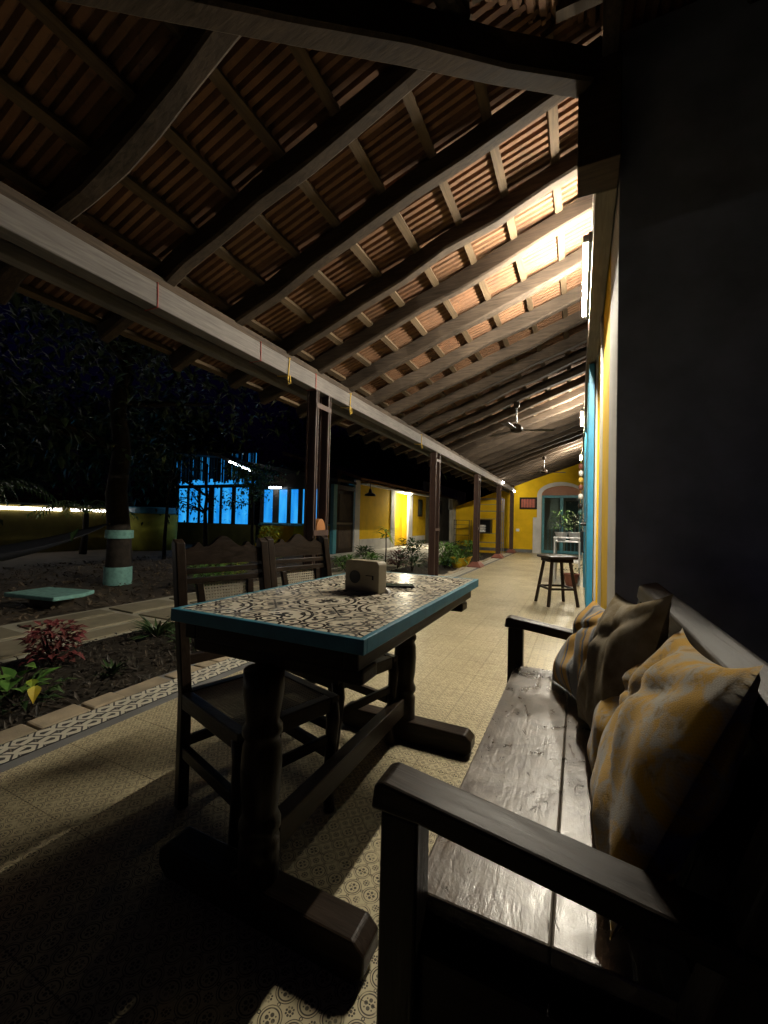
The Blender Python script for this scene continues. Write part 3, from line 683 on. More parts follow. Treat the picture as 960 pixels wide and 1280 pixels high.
def chair_at(label, rear, a):
    d = Vector((math.cos(a), math.sin(a), 0)); w = Vector((-math.sin(a), math.cos(a), 0)); p = Vector(rear) + d * .205 + w * .18
    return chair(label, (p.x, p.y, 0), a)
chair_at('carved dark chair with caned back panel beside the planting bed corner of the table', (-1.325, 1.10, 0), R(-17))
chair_at('carved dark chair with caned back panel backing onto the double post', (-1.30, 1.60, 0), R(-14))

# ================================================================== BENCH AND CUSHIONS
BX0, BX1, BY0, BY1, BZ = -.245, .17, .665, 1.90, .465
b = thing('wooden_bench', 'worn dark wooden bench with sloping arms and reclined back', 'bench', (0, 1.28, 0))
ZA = .0
MB().box(BX0, -.0302, BY0, BY1, BZ - .03, BZ).build('seat_plank', 'seat', b, bev=.004)
MB().box(-.0298, BX1 - .02, BY0, BY1, BZ - .03, BZ).build('seat_plank', 'seat', b, bev=.004)
MB().box(-.07, .01, BY0 + .035, BY1 - .035, BZ - .05, BZ - .0305).build('seam_light_block', 'bench_y', b)  # hidden strip added below the plank seam to stop light leaking through
MB().box(BX0 + .02, BX0 + .045, BY0, BY1, BZ - .10, BZ - .0305).build('front_apron', 'bench_y', b, bev=.003)
MB().box(BX1 - .06, BX1 - .035, BY0, BY1, BZ - .10, BZ - .0305).build('rear_apron', 'bench_y', b, bev=.003)
for y0, y1 in ((BY0 - .062, BY0 - .001), (BY1 + .001, BY1 + .058)):
    MB().box(BX0 - .035, BX0 + .028, y0, y1, 0, .62).build('front_leg', 'bench_z', b, bev=.005)
    MB().prism([(BX1 - .05, 0), (BX1 + .01, 0), (BX1 + .01, .43), (BX1 + .115, .80), (BX1 + .055, .80), (BX1 - .05, .46)], 'y', y0, y1).build('rear_leg', 'bench_z', b, bev=.005)
    MB().prism([(BX0 - .05, .622), (BX0 - .045, .66), (BX0 - .03, .668), (BX1 + .07, .60), (BX1 + .06, .566), (BX0 + .028, .621)], 'y', y0 - .006, y1 + .002).build('arm_rest', 'bench_x', b, bev=.005)
    MB().box(BX0 + .046, BX1 - .061, (BY0 + .003 if y0 < 1 else BY1 - .033), (BY0 + .033 if y0 < 1 else BY1 - .003), BZ - .11, BZ - .0305).build('end_rail', 'bench_x', b, bev=.004)
    MB().box(BX0 + .029, BX1 - .051, y0 + .018, y1 - .018, .12, .17).build('low_stretcher', 'bench_x', b, bev=.004)
for y0, y1 in ((BY0 - .042, BY0 - .020), (BY1 + .018, BY1 + .040)): MB().box(BX0 + .0285, BX1 - .0505, y0, y1, .171, BZ - .055).build('end_panel', 'bench_x', b)
MB().prism([(BX1 + .045, .792), (BX1 + .055, .845), (BX1 + .115, .86), (BX1 + .14, .84), (BX1 + .125, .80), (BX1 + .1, .786)], 'y', BY0 - .10, BY1 + .075).build('top_rail', 'bench_y', b, bev=.006)
n = 7
for k in range(n):
    ya = BY0 + .004 + (BY1 - BY0 - .008) * k / n; yb = BY0 + .004 + (BY1 - BY0 - .008) * (k + 1) / n - .004
    MB().prism([(BX1 - .012, .47), (BX1 + .006, .47), (BX1 + .10, .79), (BX1 + .082, .79)], 'y', ya, yb).build('back_plank', 'bench_z', b, bev=.002)
MB().box(BX1 - .018, BX1 + .008, BY0, BY1, .40, .469).build('lower_back_rail', 'bench_y', b, bev=.003)

def cushion(name, mt, label, c, size, thick, tilt, yaw, roll=0, seed=0):
    """square pillow: local u across, v up, w thickness; pinched corners and creases"""
    rs = random.Random(seed); N = 26; vs, uv, fs = [], [], []
    ph = [(rs.uniform(2, 5), rs.uniform(0, 6.28), rs.uniform(0, 6.28)) for _ in range(7)]
    for sgn in (1, -1):
        for i in range(N + 1):
            for j in range(N + 1):
                u, v = -1 + 2 * i / N, -1 + 2 * j / N
                pin = 1 - .055 * (1 - v * v) * abs(u) ** 2 ; pin2 = 1 - .055 * (1 - u * u) * abs(v) ** 2
                e = max(0., (1 - abs(u) ** 2.4)) * max(0., (1 - abs(v) ** 2.4))
                w = sgn * thick * .5 * e ** .52
                fold = sum(math.sin(f * (u * math.cos(a) + v * math.sin(a)) * 2.2 + p) for f, a, p in ph) / 7
                w += sgn * .011 * fold * (e ** .4) * 1.4 + .008 * math.sin(3 * u + seed) * (1 - e)
                crease = math.exp(-((u * .8 + v * .5 + .15 * math.sin(3 * v + seed)) / .10) ** 2) * .018 + math.exp(-((u * .3 - v * .7 + .3) / .08) ** 2) * .014
                w -= sgn * crease * e ** .5
                w += sgn * .006 * math.sin(9 * u + 4 * v + seed) * math.exp(-((u + .75 * v) / .5) ** 2) * e ** .4
                sag = -.05 * (1 - u * u) * (v > 0) * v * size
                vs.append((u * size / 2 * pin, w, v * size / 2 * pin2 + sag)); uv.append((u / 2 + .5, v / 2 + .5))
    o = (N + 1) ** 2
    for s in (0, 1):
        for i in range(N):
            for j in range(N):
                a = s * o + i * (N + 1) + j; q = (a, a + N + 1, a + N + 2, a + 1); fs.append(q if s else q[::-1])
    for i in range(N):
        for (a, b_) in ((i * (N + 1), (i + 1) * (N + 1)), (i * (N + 1) + N, (i + 1) * (N + 1) + N), (i, i + 1), (N * (N + 1) + i, N * (N + 1) + i + 1)): fs.append((a, b_, b_ + o, a + o))
    mb = MB(); mb.v = [Vector(p) for p in vs]; mb.f = fs; mb.uv = uv
    ob = mb.build(name, mt, None, smooth=True); tag(ob, label, 'cushion', 'cushions leaning on the wooden bench')
    m = Matrix.Translation(c) @ Matrix.Rotation(yaw, 4, 'Z') @ Matrix.Rotation(tilt, 4, 'X') @ Matrix.Rotation(roll, 4, 'Y')
    # rest on the seat
    zmin = min((m @ p).z for p in mb.v); m = Matrix.Translation((0, 0, BZ + .002 - zmin)) @ m
    ob.matrix_world = m; return ob
# local v up, thickness along local y; yaw -90 deg turns the face towards -X
cushion('scatter_cushion', 'cush', 'ochre and grey cushion standing in front, next to the near bench arm', (.135, .895, .65), .43, .14, R(-24), R(-92), R(-7), 1)
cushion('scatter_cushion', 'cush', 'ochre cushion squeezed between the front ochre cushion and the brown one', (.12, 1.10, .60), .33, .12, R(-24), R(-84), R(-4), 5)
cushion('scatter_cushion', 'cush_b', 'brownish grey cushion with pointed top corner, second from the far bench arm', (.105, 1.32, .66), .42, .13, R(-17), R(-80), R(-9), 9)
cushion('scatter_cushion', 'cush_s', 'ochre cushion with grey stripes leaning by the far bench arm', (.05, 1.65, .62), .36, .14, R(-27), R(-72), R(-4), 14)

# ================================================================== STOOL, PLANT STAND, WALL HANGING
st = thing('bar_stool', 'tall dark wooden stool with square seat standing on the patterned floor', 'stool', (-.27, 6.12, 0), R(28), world=False)
MB().box(-.20, .20, -.20, .20, .63, .665).build('seat', 'dark_x', st, bev=.012)
MB().box(-.155, .155, -.155, .155, .58, .6295).build('apron', 'dark_x', st, bev=.004)
for sx in (-1, 1):
    for sy in (-1, 1): MB().bar((sx * .20, sy * .20, 0), (sx * .125, sy * .125, .5795), .036, .036, (sx, -sy, 0)).build('leg', 'dark_z', st, bev=.003)
for a, bb in (((-.172, -.172), (.172, -.172)), ((-.172, .172), (.172, .172)), ((-.172, -.172), (-.172, .172)), ((.172, -.172), (.172, .172))): MB().bar((*a, .23), (*bb, .23), .02, .03).build('footrest', 'dark_x', st, bev=.002)

ps = thing('plant_stand', 'white wrought metal plant stand against the blue door', 'plant stand', (-.22, 8.6, 0))
for z in (.40, .78): 
    MB().box(-.42, .02, 8.25, 8.95, z - .012, z).build('shelf', 'fixture', ps, bev=.003)
    MB().tube([(-.42, 8.25, z + .07), (.02, 8.25, z + .07), (.02, 8.95, z + .07), (-.42, 8.95, z + .07), (-.42, 8.25, z + .07)], .012).build('rim_rail', 'fixture', ps)
for x in (-.41, .01):
    for y in (8.26, 8.94): MB().tube([(x, y, 0), (x, y, .86)], .014).build('leg', 'fixture', ps)
def leafy(mb, c, n, h, sp, ln, wd, droop=.3, up=.5):
    for i in range(n):
        a = rnd(0, 6.283); r = rnd(0, 1) ** .6 * sp; z = rnd(.15, 1) * h
        d = Vector((math.cos(a), math.sin(a), rnd(-.2, 1) * up * 2)); (mb.hleaf if ln > .12 and wd > .04 else mb.leaf)((c[0] + r * math.cos(a), c[1] + r * math.sin(a), c[2] + z), d, ln * rnd(.6, 1.2), wd * rnd(.7, 1.2), droop * rnd(.3, 1.8))
    return mb
def pot_plant(label, c, r, h, mt, lm, ph, n=70, group=None, wd=.035, ln=.11, pot='plant_pot'):
    p = thing('potted_plant', label, 'plant', c, 0, group, world=False)
    MB().lathe([(r * .62, 0), (r * .80, h * .35), (r, h * .92), (r * 1.1, h * .93), (r * 1.1, h), (r * .95, h), (r * .9, h * .9)], n=18).build('pot', mt, p, smooth=False)
    for k in range(3): MB().tube([(rnd(-.02, .02), rnd(-.02, .02), h * .88), (rnd(-.05, .05), rnd(-.05, .05), h + ph * .8)], [.008, .004], 6).build('stem', 'bark', p)
    leafy(MB(), (0, 0, h * .85), n, ph, r * 1.3, ln, wd).build('foliage', lm, p); return p
for (x, y, z), lab, lm in (((-.30, 8.42, .78), 'white pot with leafy green plant on top shelf of the stand', 'green'), ((-.08, 8.74, .78), 'white pot with drooping dark plant on top shelf of the stand', 'dgreen')):
    pot_plant(lab, (x, y, z), .11, .17, 'fixture', lm, .42, 90, 'pots on the plant stand')
pot_plant('terracotta pot standing on the floor under the plant stand', (-.12, 8.1, 0), .13, .22, 'redox', 'dgreen', .2, 30)
gx, gy = .02, 9.75
gl = thing('wall_hanging', 'string of small painted masks hanging from the wall plate past the blue doors', 'wall hanging', (gx, gy, 1.3))
MB().tube([(.056, gy, 2.84), (gx, gy, 2.78), (gx, gy, 1.25)], .004).build('string', 'cord', gl)
for k, z in enumerate((2.35, 2.2, 2.05, 1.9, 1.7, 1.5, 1.35)):
    MB().lathe([(.004, -.065), (.035, -.05), (.05, 0), (.042, .045), (.004, .065)], (gx, gy, z), 12).build('mask', ['redox', 'paper', 'cord', 'redox', 'paper', 'black', 'teal_dark'][k], gl, smooth=True)

# ================================================================== RACKS AT THE END WALL
rk = thing('towel_rack', 'tall grey metal rack with black shelf box and folded white towels', 'rack', (-3.15, 15.9, 0))
rx0, rx1, ry0, ry1 = -3.62, -2.62, 15.85, 16.25
for x in (rx0, rx1):
    for y in (ry0, ry1): MB().tube([(x, y, GZ), (x, y, 2.05)], .016).build('upright', 'grey_metal', rk)
for z in (.35, .7, 1.25, 1.55, 1.8, 2.02): MB().tube([(rx0, ry0, z), (rx1, ry0, z)], .011).build('rail', 'grey_metal', rk); 
for z in (.35, 1.55, 2.02): MB().tube([(rx0, ry1, z), (rx1, ry1, z)], .011).build('rail', 'grey_metal', rk); MB().tube([(rx0, ry0, z), (rx0, ry1, z)], .011).build('rail', 'grey_metal', rk); MB().tube([(rx1, ry0, z), (rx1, ry1, z)], .011).build('rail', 'grey_metal', rk)
MB().box(rx0 + .02, rx0 + .58, ry0 - .02, ry1 - .02, .70, .73).box(rx0 + .02, rx0 + .58, ry0 - .02, ry1 - .02, 1.20, 1.23).box(rx0 + .02, rx0 + .58, ry1 - .05, ry1 - .02, .73, 1.2).box(rx0 + .55, rx0 + .58, ry0 - .02, ry1 - .05, .73, 1.2).build('shelf_box', 'black', rk)
for z, w_ in ((.732, 'lowest'), (.83, 'middle'), (.93, 'topmost')):
    one(MB().box(rx0 + .05, rx0 + .36, ry0 - .03, ry1 - .1, z, z + .085), 'folded_towel', 'paper', 'folded white towel in the black shelf box, %s of its stack' % w_, 'towel', (rx0 + .2, ry0, z), 'towels on the rack', bev=.03)
sm = thing('wire_rack', 'low black wire rack leaning by the yellow end wall', 'rack', (-4.1, 16.0, GZ))
for x in (-4.45, -3.85):
    for y in (15.85, 16.15): MB().tube([(x, y, GZ), (x, y, 1.2)], .012).build('upright', 'black', sm)
for z in (.1, .35, .6, .85, 1.0, 1.18): MB().tube([(-4.45, 15.85, z), (-3.85, 15.85, z)], .009).build('rail', 'black', sm)

# ================================================================== COURTYARD BUILDINGS
cb = thing('courtyard_building', 'yellow courtyard building with white pillars, lit recess and grey end', 'building', (-7.6, 18, GZ))
QX = -7.6
def qy(px): return at(px, 650, X=QX).y
MB().box(QX - .2, QX, qy(447) + .0, qy(490), GZ, 2.6).build('yellow_wall', 'yellow', cb)
MB().box(QX - .05, QX + .02, qy(443), qy(449), GZ, 2.6).build('white_pillar', 'white', cb)
MB().box(QX - .05, QX + .03, qy(488), qy(493), GZ, 2.6).build('white_pillar', 'white', cb)
MB().box(QX - .05, QX + .03, qy(510), qy(515), GZ, 2.6).build('white_pillar', 'white', cb)
MB().box(QX - .55, QX - .5, qy(490), qy(514), GZ, 2.6).build('recess_wall', 'yellow', cb)
for e in (514, 489): MB().box(QX - .5, QX - .06, qy(e), qy(e + 1), GZ, 2.6).build('recess_side', 'yellow', cb)
MB().box(QX - .2, QX - .001, qy(515), qy(532), GZ, 2.75).build('yellow_wall', 'yellow', cb)
MB().box(QX + .001, QX + .02, qy(449.5), qy(487.5), GZ, .35).build('stone_plinth', 'white', cb)
MB().box(QX + .001, QX + .02, qy(515.5), qy(531), GZ, .35).build('stone_plinth', 'white', cb)
MB().box(QX - .2, QX, qy(532), 30, GZ, 3.3).build('grey_wall', 'greywall', cb)
MB().prism([(QX - 3, 3.6), (QX + .55, 2.52), (QX + .55, 2.62), (QX - 3, 3.72)], 'y', 12.9, qy(560)).build('eave_roof', 'terracotta', cb)
MB().box(QX - .5, QX + .3, qy(449), qy(532), 2.45, 2.50).build('eave_soffit', 'white', cb)
for a, c_, z0, z1 in ((522, 527, 1.35, 2.25), (545, 551, 1.55, 2.35)):
    w = MB().box(QX + .001, QX + .03, qy(a), qy(c_), z0, z1).build('window', 'dark_y', cb); MB().box(QX + .03, QX + .036, qy(a) + .1, qy(c_) - .1, z0 + .1, z1 - .1).build('pane', 'glass', w)
ac = thing('air_conditioner', 'white air conditioner unit mounted high on grey courtyard wall', 'air conditioner', (QX + .15, qy(563), 1.9)); MB().box(QX + .001, QX + .30, qy(560), qy(566), 1.9, 2.75).build('casing', 'fixture', ac, bev=.02)
MB().tube([(QX + .301, qy(563), 2.32), (QX + .306, qy(563), 2.32)], .3, 20).build('fan_grille', 'black', ac)
dl = thing('recess_lamp', 'bright lamp under the eave in front of the yellow courtyard recess', 'lamp', (QX + .25, qy(503), 2.39))
MB().box(QX + .16, QX + .29, qy(503) - .4, qy(503) + .4, 2.42, 2.4499).build('housing', 'fixture', dl); MB().box(QX + .18, QX + .27, qy(503) - .38, qy(503) + .38, 2.385, 2.42).build('diffuser', 'courtlamp', dl)
# brown panelled door with teal frame between the two buildings
bd = thing('brown_door', 'dark brown panelled door in a teal frame beside the yellow courtyard wall', 'door', (QX, qy(430), GZ))
ya, yb = qy(420), qy(442)
MB().box(QX - .08, QX - .02, ya, yb, GZ, 2.15).build('leaf', 'dark_z', bd)
for z0, z1 in ((.05, .85), (1.05, 2.0)): MB().box(QX - .02, QX - .005, ya + .2, yb - .2, z0, z1).build('panel', 'raft_z', bd, bev=.01)
MB().box(QX - .02, QX - .008, ya + .05, yb - .05, .92, .99).build('crossbar', 'plate', bd)
MB().box(QX - .1, QX + .03, ya - .22, ya - .002, GZ, 2.3).build('door_frame', 'teal', bd)
MB().box(QX - .1, QX + .03, ya, yb, 2.152, 2.3).build('door_head', 'dark_y', bd)
for px, lab in ((455, 'dark bell-shaped pendant lamp under eave by the brown door'),):
    y = qy(px) - .3; l = thing('pendant_lamp', lab, 'lamp', (QX + .4, y, 2.05)); MB().tube([(QX + .4, y, 2.50), (QX + .4, y, 2.25)], .015).build('cable', 'black', l); MB().lathe([(.22, 2.02), (.20, 2.08), (.07, 2.15), (.05, 2.27)], (QX + .4, y, 0), 16, cap=False).build('shade', 'black', l)
# blue-lit building
BYF = 12.4
bh = thing('blue_lit_building', 'dark-roofed building with blue lit windows and bamboo screen gable', 'building', (-11.5, BYF, GZ))
def bx_(px): return at(px, 640, Y=BYF).x
x0, x1 = bx_(214), bx_(316)
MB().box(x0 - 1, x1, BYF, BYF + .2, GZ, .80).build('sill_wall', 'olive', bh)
MB().box(x0 - 1, x0 + .35, BYF, BYF + .2, .80, 3.2).build('corner_wall', 'dark_z', bh)
panes = [(222, 233), (235, 247), (249, 260), (266, 274), (276, 289), (293, 310)]
for a, c_ in panes: MB().box(bx_(a), bx_(c_), BYF + .06, BYF + .075, .82, 2.28).build('pane', 'bluepane', bh)
ed = [214] + [v for p_ in panes for v in p_] + [316]
for a, c_ in zip(ed[0::2], ed[1::2]): MB().box(bx_(a), bx_(c_), BYF, BYF + .10, .80, 2.28).build('mullion', 'dark_z', bh)
MB().box(x0, x1, BYF - .01, BYF + .12, 2.28, 2.42).build('lintel', 'dark_x', bh)
MB().box(x0, x1, BYF + .10, BYF + .11, 2.42, 3.65).build('gable_pane', 'bluepane', bh)
sl = MB()
for k in range(64):
    x = x0 + (x1 - x0) * (k + rnd(-.3, .3)) / 63; w = rnd(.025, .075); sl.box(x - w / 2, x + w / 2, BYF + .02 + rnd(0, .03), BYF + .07, 2.42 + rnd(0, .25), 3.7)
stuff(sl.build('bamboo_screen', 'dark_z', bh))
MB().prism([(x0 - 1.6, 3.95), (bx_(290), 3.42), (x1 + 1.0, 2.62), (x1 + 1.0, 2.72), (bx_(290), 3.56), (x0 - 1.6, 4.1)], 'y', BYF - .9, BYF + 6).build('roof', 'litter', bh)
x2, x3 = bx_(322), bx_(416)
MB().box(x2, x3, BYF + .25, BYF + .45, GZ, .85).build('sill_wall', 'yellow', bh)
panes2 = [(323, 335), (342, 353), (357, 367), (372, 380), (384, 392), (395, 404)]
for a, c_ in panes2: MB().box(bx_(a), bx_(c_), BYF + .31, BYF + .325, .87, 2.2).build('pane', 'bluepane', bh)
ed = [319] + [v for p_ in panes2 for v in p_] + [416]
for a, c_ in zip(ed[0::2], ed[1::2]): MB().box(bx_(a), bx_(c_), BYF + .25, BYF + .36, .85, 2.2).build('mullion', 'raft_z', bh)
MB().box(x2, x3, BYF + .15, BYF + .25, .86, .91).build('sill', 'mint', bh)
MB().box(x1, x3, BYF + .2, BYF + .5, 2.2, 2.9).build('lintel_wall', 'dark_x', bh)
MB().prism([(x1 + .2, 3.05), (x3 + .6, 2.35), (x3 + .6, 2.45), (x1 + .2, 3.2)], 'y', BYF - .7, BYF + .6).build('lean_to_roof', 'litter', bh)
def simple_tube(name, p, q, r, mt, lab, grp=None):
    c = (Vector(p) + Vector(q)) / 2; l = thing(name, lab, 'lamp', c); MB().tube([p, q], r, 10).build('tube', mt, l); d = Vector((0, .05, .03)); MB().bar(Vector(p) + d, Vector(q) + d, .05, .05).build('housing', 'black', l); return l
p, q = at(287, 577, Y=BYF - .95), at(313, 588, Y=BYF - .95); simple_tube('gable_lamp', p, q, .03, 'gable_tube', 'cool white tube lamp sloping along the gable edge of the blue-lit building')
p, q = at(337, 609.5, Y=BYF + .05), at(351, 609.5, Y=BYF + .05); simple_tube('window_lamp', p, q, .035, 'gable_tube', 'short white tube lamp above the right windows of the blue-lit building')
ct = thing('yellow_counter', 'yellow slanted counter front below the blue windows', 'counter', (bx_(352), BYF - .6, GZ))
c_ = bx_(345), bx_(370)
MB().prism([(c_[0] - .35, GZ), (c_[1] - .2, GZ), (c_[1] + .15, .82), (c_[0] + .1, .82)], 'y', BYF - .8, BYF - .2).build('front', 'yellow', ct); MB().box(c_[0] - .1, c_[1] + .4, BYF - .85, BYF - .15, .8205, .88).build('counter_top', 'mint', ct)

# garden compound wall with LED strip
WX = -14.5
cw = thing('compound_wall', 'olive yellow compound wall with glowing white strip along its top', 'wall', (WX, 4, GZ))
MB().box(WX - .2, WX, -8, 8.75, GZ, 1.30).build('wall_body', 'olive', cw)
MB().box(WX - .22, WX + .06, -8, 8.75, 1.3005, 1.36).build('coping', 'granite', cw)
for a, b2 in ((-8, 7.25), (7.5, 8.1), (8.15, 8.6)): MB().box(WX + .001, WX + .035, a, b2, 1.15, 1.235).build('light_strip', 'led', cw)
rw = thing('rounded_wall', 'rounded yellow garden wall with bright blue painted rim', 'wall', (-13.2, 9.6, GZ))
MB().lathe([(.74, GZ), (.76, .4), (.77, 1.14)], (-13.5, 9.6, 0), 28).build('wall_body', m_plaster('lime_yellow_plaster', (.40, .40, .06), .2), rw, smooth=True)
MB().lathe([(.79, 1.14), (.80, 1.18), (.80, 1.32), (.77, 1.36)], (-13.5, 9.6, 0), 28).build('rim', 'blue', rw)

# ================================================================== GARDEN
def stone_slab():
    c = at(65, 757, z=GZ); s = thing('stone_slab', 'low mint painted stone slab resting on a block beside the path', 'slab', (c.x, c.y, GZ), R(12), world=False)
    MB().prism([(-.44, -.26), (.40, -.30), (.46, .02), (.36, .27), (-.38, .25)], 'z', .13, .18).build('slab_top', 'mint', s, bev=.012); MB().box(-.2, .2, -.13, .13, -.02, .1295).build('block', 'ground', s, bev=.01)
stone_slab()
def branchy(base, h, r, n, spread, seed):
    rs = random.Random(seed); mb = MB(); tips = []; b0 = Vector(base); p = [b0]; lean = Vector((rs.uniform(-.06, .06), rs.uniform(-.06, .06), 0))
    for k in range(1, 7): p.append(b0 + Vector((0, 0, h * k / 6)) + lean * h * (k / 6) ** 2 + Vector((rs.uniform(-1, 1), rs.uniform(-1, 1), 0)) * r * .5)
    mb.tube(p, [r * (1 - .1 * k) for k in range(7)], 10)
    for i in range(n):
        s = p[rs.randint(3, 6)]; a = rs.uniform(0, 6.283); d = Vector((math.cos(a), math.sin(a), rs.uniform(.15, .8))); L = spread * rs.uniform(.5, 1.1)
        m1 = s + d * L * .5 + Vector((0, 0, rs.uniform(-.1, .2))) * L * .4; t_ = s + d * L; mb.tube([s, m1, t_], [r * .38, r * .22, r * .08], 6); tips += [m1, t_, (m1 + t_) / 2]
    return mb, tips, p[-1]
def tree(label, base, h, r, n, spread, lm, leaves, seed, ln=.16, name='garden_tree', bands=False, clump=.7):
    t = thing(name, label, 'tree', base, 0, 'garden trees in the dark'); mb, tips, top = branchy(base, h, r, n, spread, seed); mb.build('trunk', 'bark', t, smooth=True)
    rs = random.Random(seed + 1); lf = MB()
    for i in range(leaves):
        c = rs.choice(tips + [top]); p = c + Vector((rs.gauss(0, 1), rs.gauss(0, 1), rs.gauss(0, .7))) * clump * spread * .4
        d = Vector((rs.uniform(-1, 1), rs.uniform(-1, 1), rs.uniform(-.9, .4))); lf.leaf(p, d, ln * rs.uniform(.6, 1.3), ln * .42, .2)
    lf.build('crown', lm, t)
    if bands:
        b = Vector(base)
        for z0, z1, mt in ((.0, .30, 'mint'), (.78, .92, 'mint')): MB().lathe([(r * 1.06, z0), (r * 1.05, z1)], b, 14, cap=False).build('paint_band', mt, t, smooth=True)
    return t
tp = at(147, 730, z=GZ); tree('thick tree trunk with two mint painted bands beside the stone slab', (tp.x, tp.y, GZ), 4.6, .20, 12, 2.2, 'dgreen', 6500, 3, .2, bands=True, clump=.9)
p = at(255, 700, z=GZ); tree('forked small tree standing before the blue lit windows', (p.x, p.y, GZ), 2.6, .07, 9, 1.3, 'dgreen', 260, 11, .13)
tree('slender sapling with sparse leaves in front of the rounded yellow wall', (-10.2, 7.6, GZ), 3.2, .05, 7, 1.2, 'dgreen', 500, 23, .13)
tree('leafy tree at the corner between both rows of blue windows', (-9.9, 10.6, GZ), 2.4, .06, 10, .8, 'green', 1300, 29, .14)
for i, (x, y, h, lab) in enumerate(((-17.5, 2.5, 3.6, 'broad dark tree beyond the left stretch of the lit wall'), (-18.2, 6.2, 4.2, 'tall dark tree beyond the end of the lit wall strip'), (-17.0, 11.0, 4.5, 'dark tree behind the rounded yellow wall'), (-19, 16, 6.0, 'tall dark tree rising behind the bamboo screen gable'), (-14, 21, 6.0, 'tall dark tree behind the lean-to roof'), (-11.5, 23, 5.0, 'dark tree behind the yellow courtyard building'))):
    tree(lab, (x, y, GZ), h, .16, 14, 2.6, 'dgreen', 4800, 40 + i, .34)
def palm(label, base, h, seed, n=11, L=1.9):
    rs = random.Random(seed); t = thing('garden_palm', label, 'palm', base, 0, 'palms by the lit wall'); b = Vector(base)
    MB().tube([b, b + Vector((.05, .02, h * .5)), b + Vector((.1, 0, h))], [.10, .08, .07], 10).build('trunk', 'bark', t, smooth=True)
    top = b + Vector((.1, 0, h))
    for k in range(n):
        a = 6.283 * k / n + rs.uniform(-.2, .2); e = rs.uniform(.5, 1.1); mb = MB(); pts = []
        for i in range(9):
            u = i / 8; pts.append(top + Vector((math.cos(a), math.sin(a), 0)) * L * u * .85 + Vector((0, 0, e * L * u * (1 - u * 1.05))))
        mb.tube(pts, [.014 * (1 - .09 * i) for i in range(9)], 5)
        for i in range(1, 9):
            for s in (-1, 1):
                for j in range(2):
                    c = pts[i - 1].lerp(pts[i], .5 * j + .25); d = (pts[i] - pts[i - 1]).normalized(); sd = d.cross(Vector((0, 0, 1))).normalized() * s; mb.leaf(c, sd + d * .7 + Vector((0, 0, -.25)), .42 * (1 - .05 * i), .035, .3)
        mb.build('frond', 'green', t)
palm('palm with arching fronds inside the left stretch of lit wall', (-12.9, 4.6, GZ), 1.5, 5)
palm('smaller palm with arching fronds near the end of the lit wall', (-13.2, 7.2, GZ), 1.2, 8, 10, 1.5)
def shrub(label, c, n, h, sp, lm, ln, wd, name='garden_shrub', group='shrubs in the planting bed', stems=4, droop=.3, up=.5):
    s = thing(name, label, 'plant', (c[0], c[1], GZ + .028), 0, group, world=False)
    for k in range(stems):
        a = rnd(0, 6.28); MB().tube([(0, 0, 0), (sp * .4 * math.cos(a), sp * .4 * math.sin(a), h * .5), (sp * .6 * math.cos(a), sp * .6 * math.sin(a), h * .85)], [.01, .007, .004], 5).build('stem', 'bark', s)
    leafy(MB(), (0, 0, 0), n, h, sp, ln, wd, droop, up).build('foliage', lm, s); return s
c = at(66, 836, z=GZ); shrub('reddish croton shrub at edge of the flagstone path', (c.x, c.y), 240, .30, .16, 'red', .075, .05)
c = at(15, 880, z=GZ); s = shrub('green aroid plant with one bright yellow leaf near the sandstone edging', (c.x, c.y), 16, .24, .12, 'green', .15, .10)
q = at(44, 858, z=.12) - Vector((c.x, c.y, GZ + .028)); MB().hleaf(q, (.5, -.3, -.3), .085, .06, .5).build('yellow_leaf', 'yleaf', s); MB().hleaf(q + Vector((-.03, 0, -.005)), (-.5, .2, .3), .08, .055).build('lime_leaf', 'lime', s)
MB().tube([(0, 0, 0), q * .6, q], .004, 5).build('yellow_leaf_stalk', 'lime', s)
def spiky(label, c, n, L, lm='dgreen', w=.03):
    s = thing('spiky_plant', label, 'plant', (c[0], c[1], GZ + .028), 0, 'spiky plants in the planting bed', world=False); mb = MB()
    for k in range(n):
        a = rnd(0, 6.28); e = rnd(.25, 1.6); mb.leaf((0, 0, .0), (math.cos(a), math.sin(a), e), L * rnd(.7, 1.1), w, .15)
    mb.build('leaf_rosette', lm, s)
c = at(196, 800, z=GZ); spiky('dark spiky rosette beside the path behind the first chair', (c.x, c.y), 34, .30)
c = at(140, 850, z=GZ); spiky('short spiky rosette in middle of the dark bed', (c.x, c.y), 20, .16)
for x, y, lab in ((-3.2, .4, 'low dark leafy plant beyond the yellow leafed aroid'), (-2.9, 1.3, 'low dark leafy plant between the aroid and the sandstone edging'), (-3.5, 2.9, 'low dark leafy plant beside the spiky rosette at the path'), (-2.95, 2.6, 'low dark leafy plant at the sandstone edging behind the first chair'), (-3.1, 3.6, 'low dark leafy plant in the bed beside the first double post')):
    shrub(lab, (x + rnd(-.1, .1), y), 45, .14, .17, 'dgreen', .10, .035, 'ground_plant', 'low plants in the dark bed', 3)
lit = MB(); 
for i in range(5200):
    x, y = rnd(-3.93, -2.6), rnd(-.6, 6.0); lit.leaf((x, y, GZ + .034 + rnd(0, .02)), (rnd(-1, 1), rnd(-1, 1), rnd(-.1, .5)), rnd(.03, .085), rnd(.012, .03), rnd(-.2, .4))
for i in range(1500):
    x, y = rnd(-3.93, -2.6), rnd(6, 16); lit.leaf((x, y, GZ + .034 + rnd(0, .02)), (rnd(-1, 1), rnd(-1, 1), rnd(-.1, .5)), rnd(.04, .09), rnd(.015, .03), rnd(-.2, .4))
stuff(tag(lit.build('bed_leaf_litter', 'litter'), 'dark fallen leaves and mulch covering the planting bed', 'leaf litter'))
lit = MB()
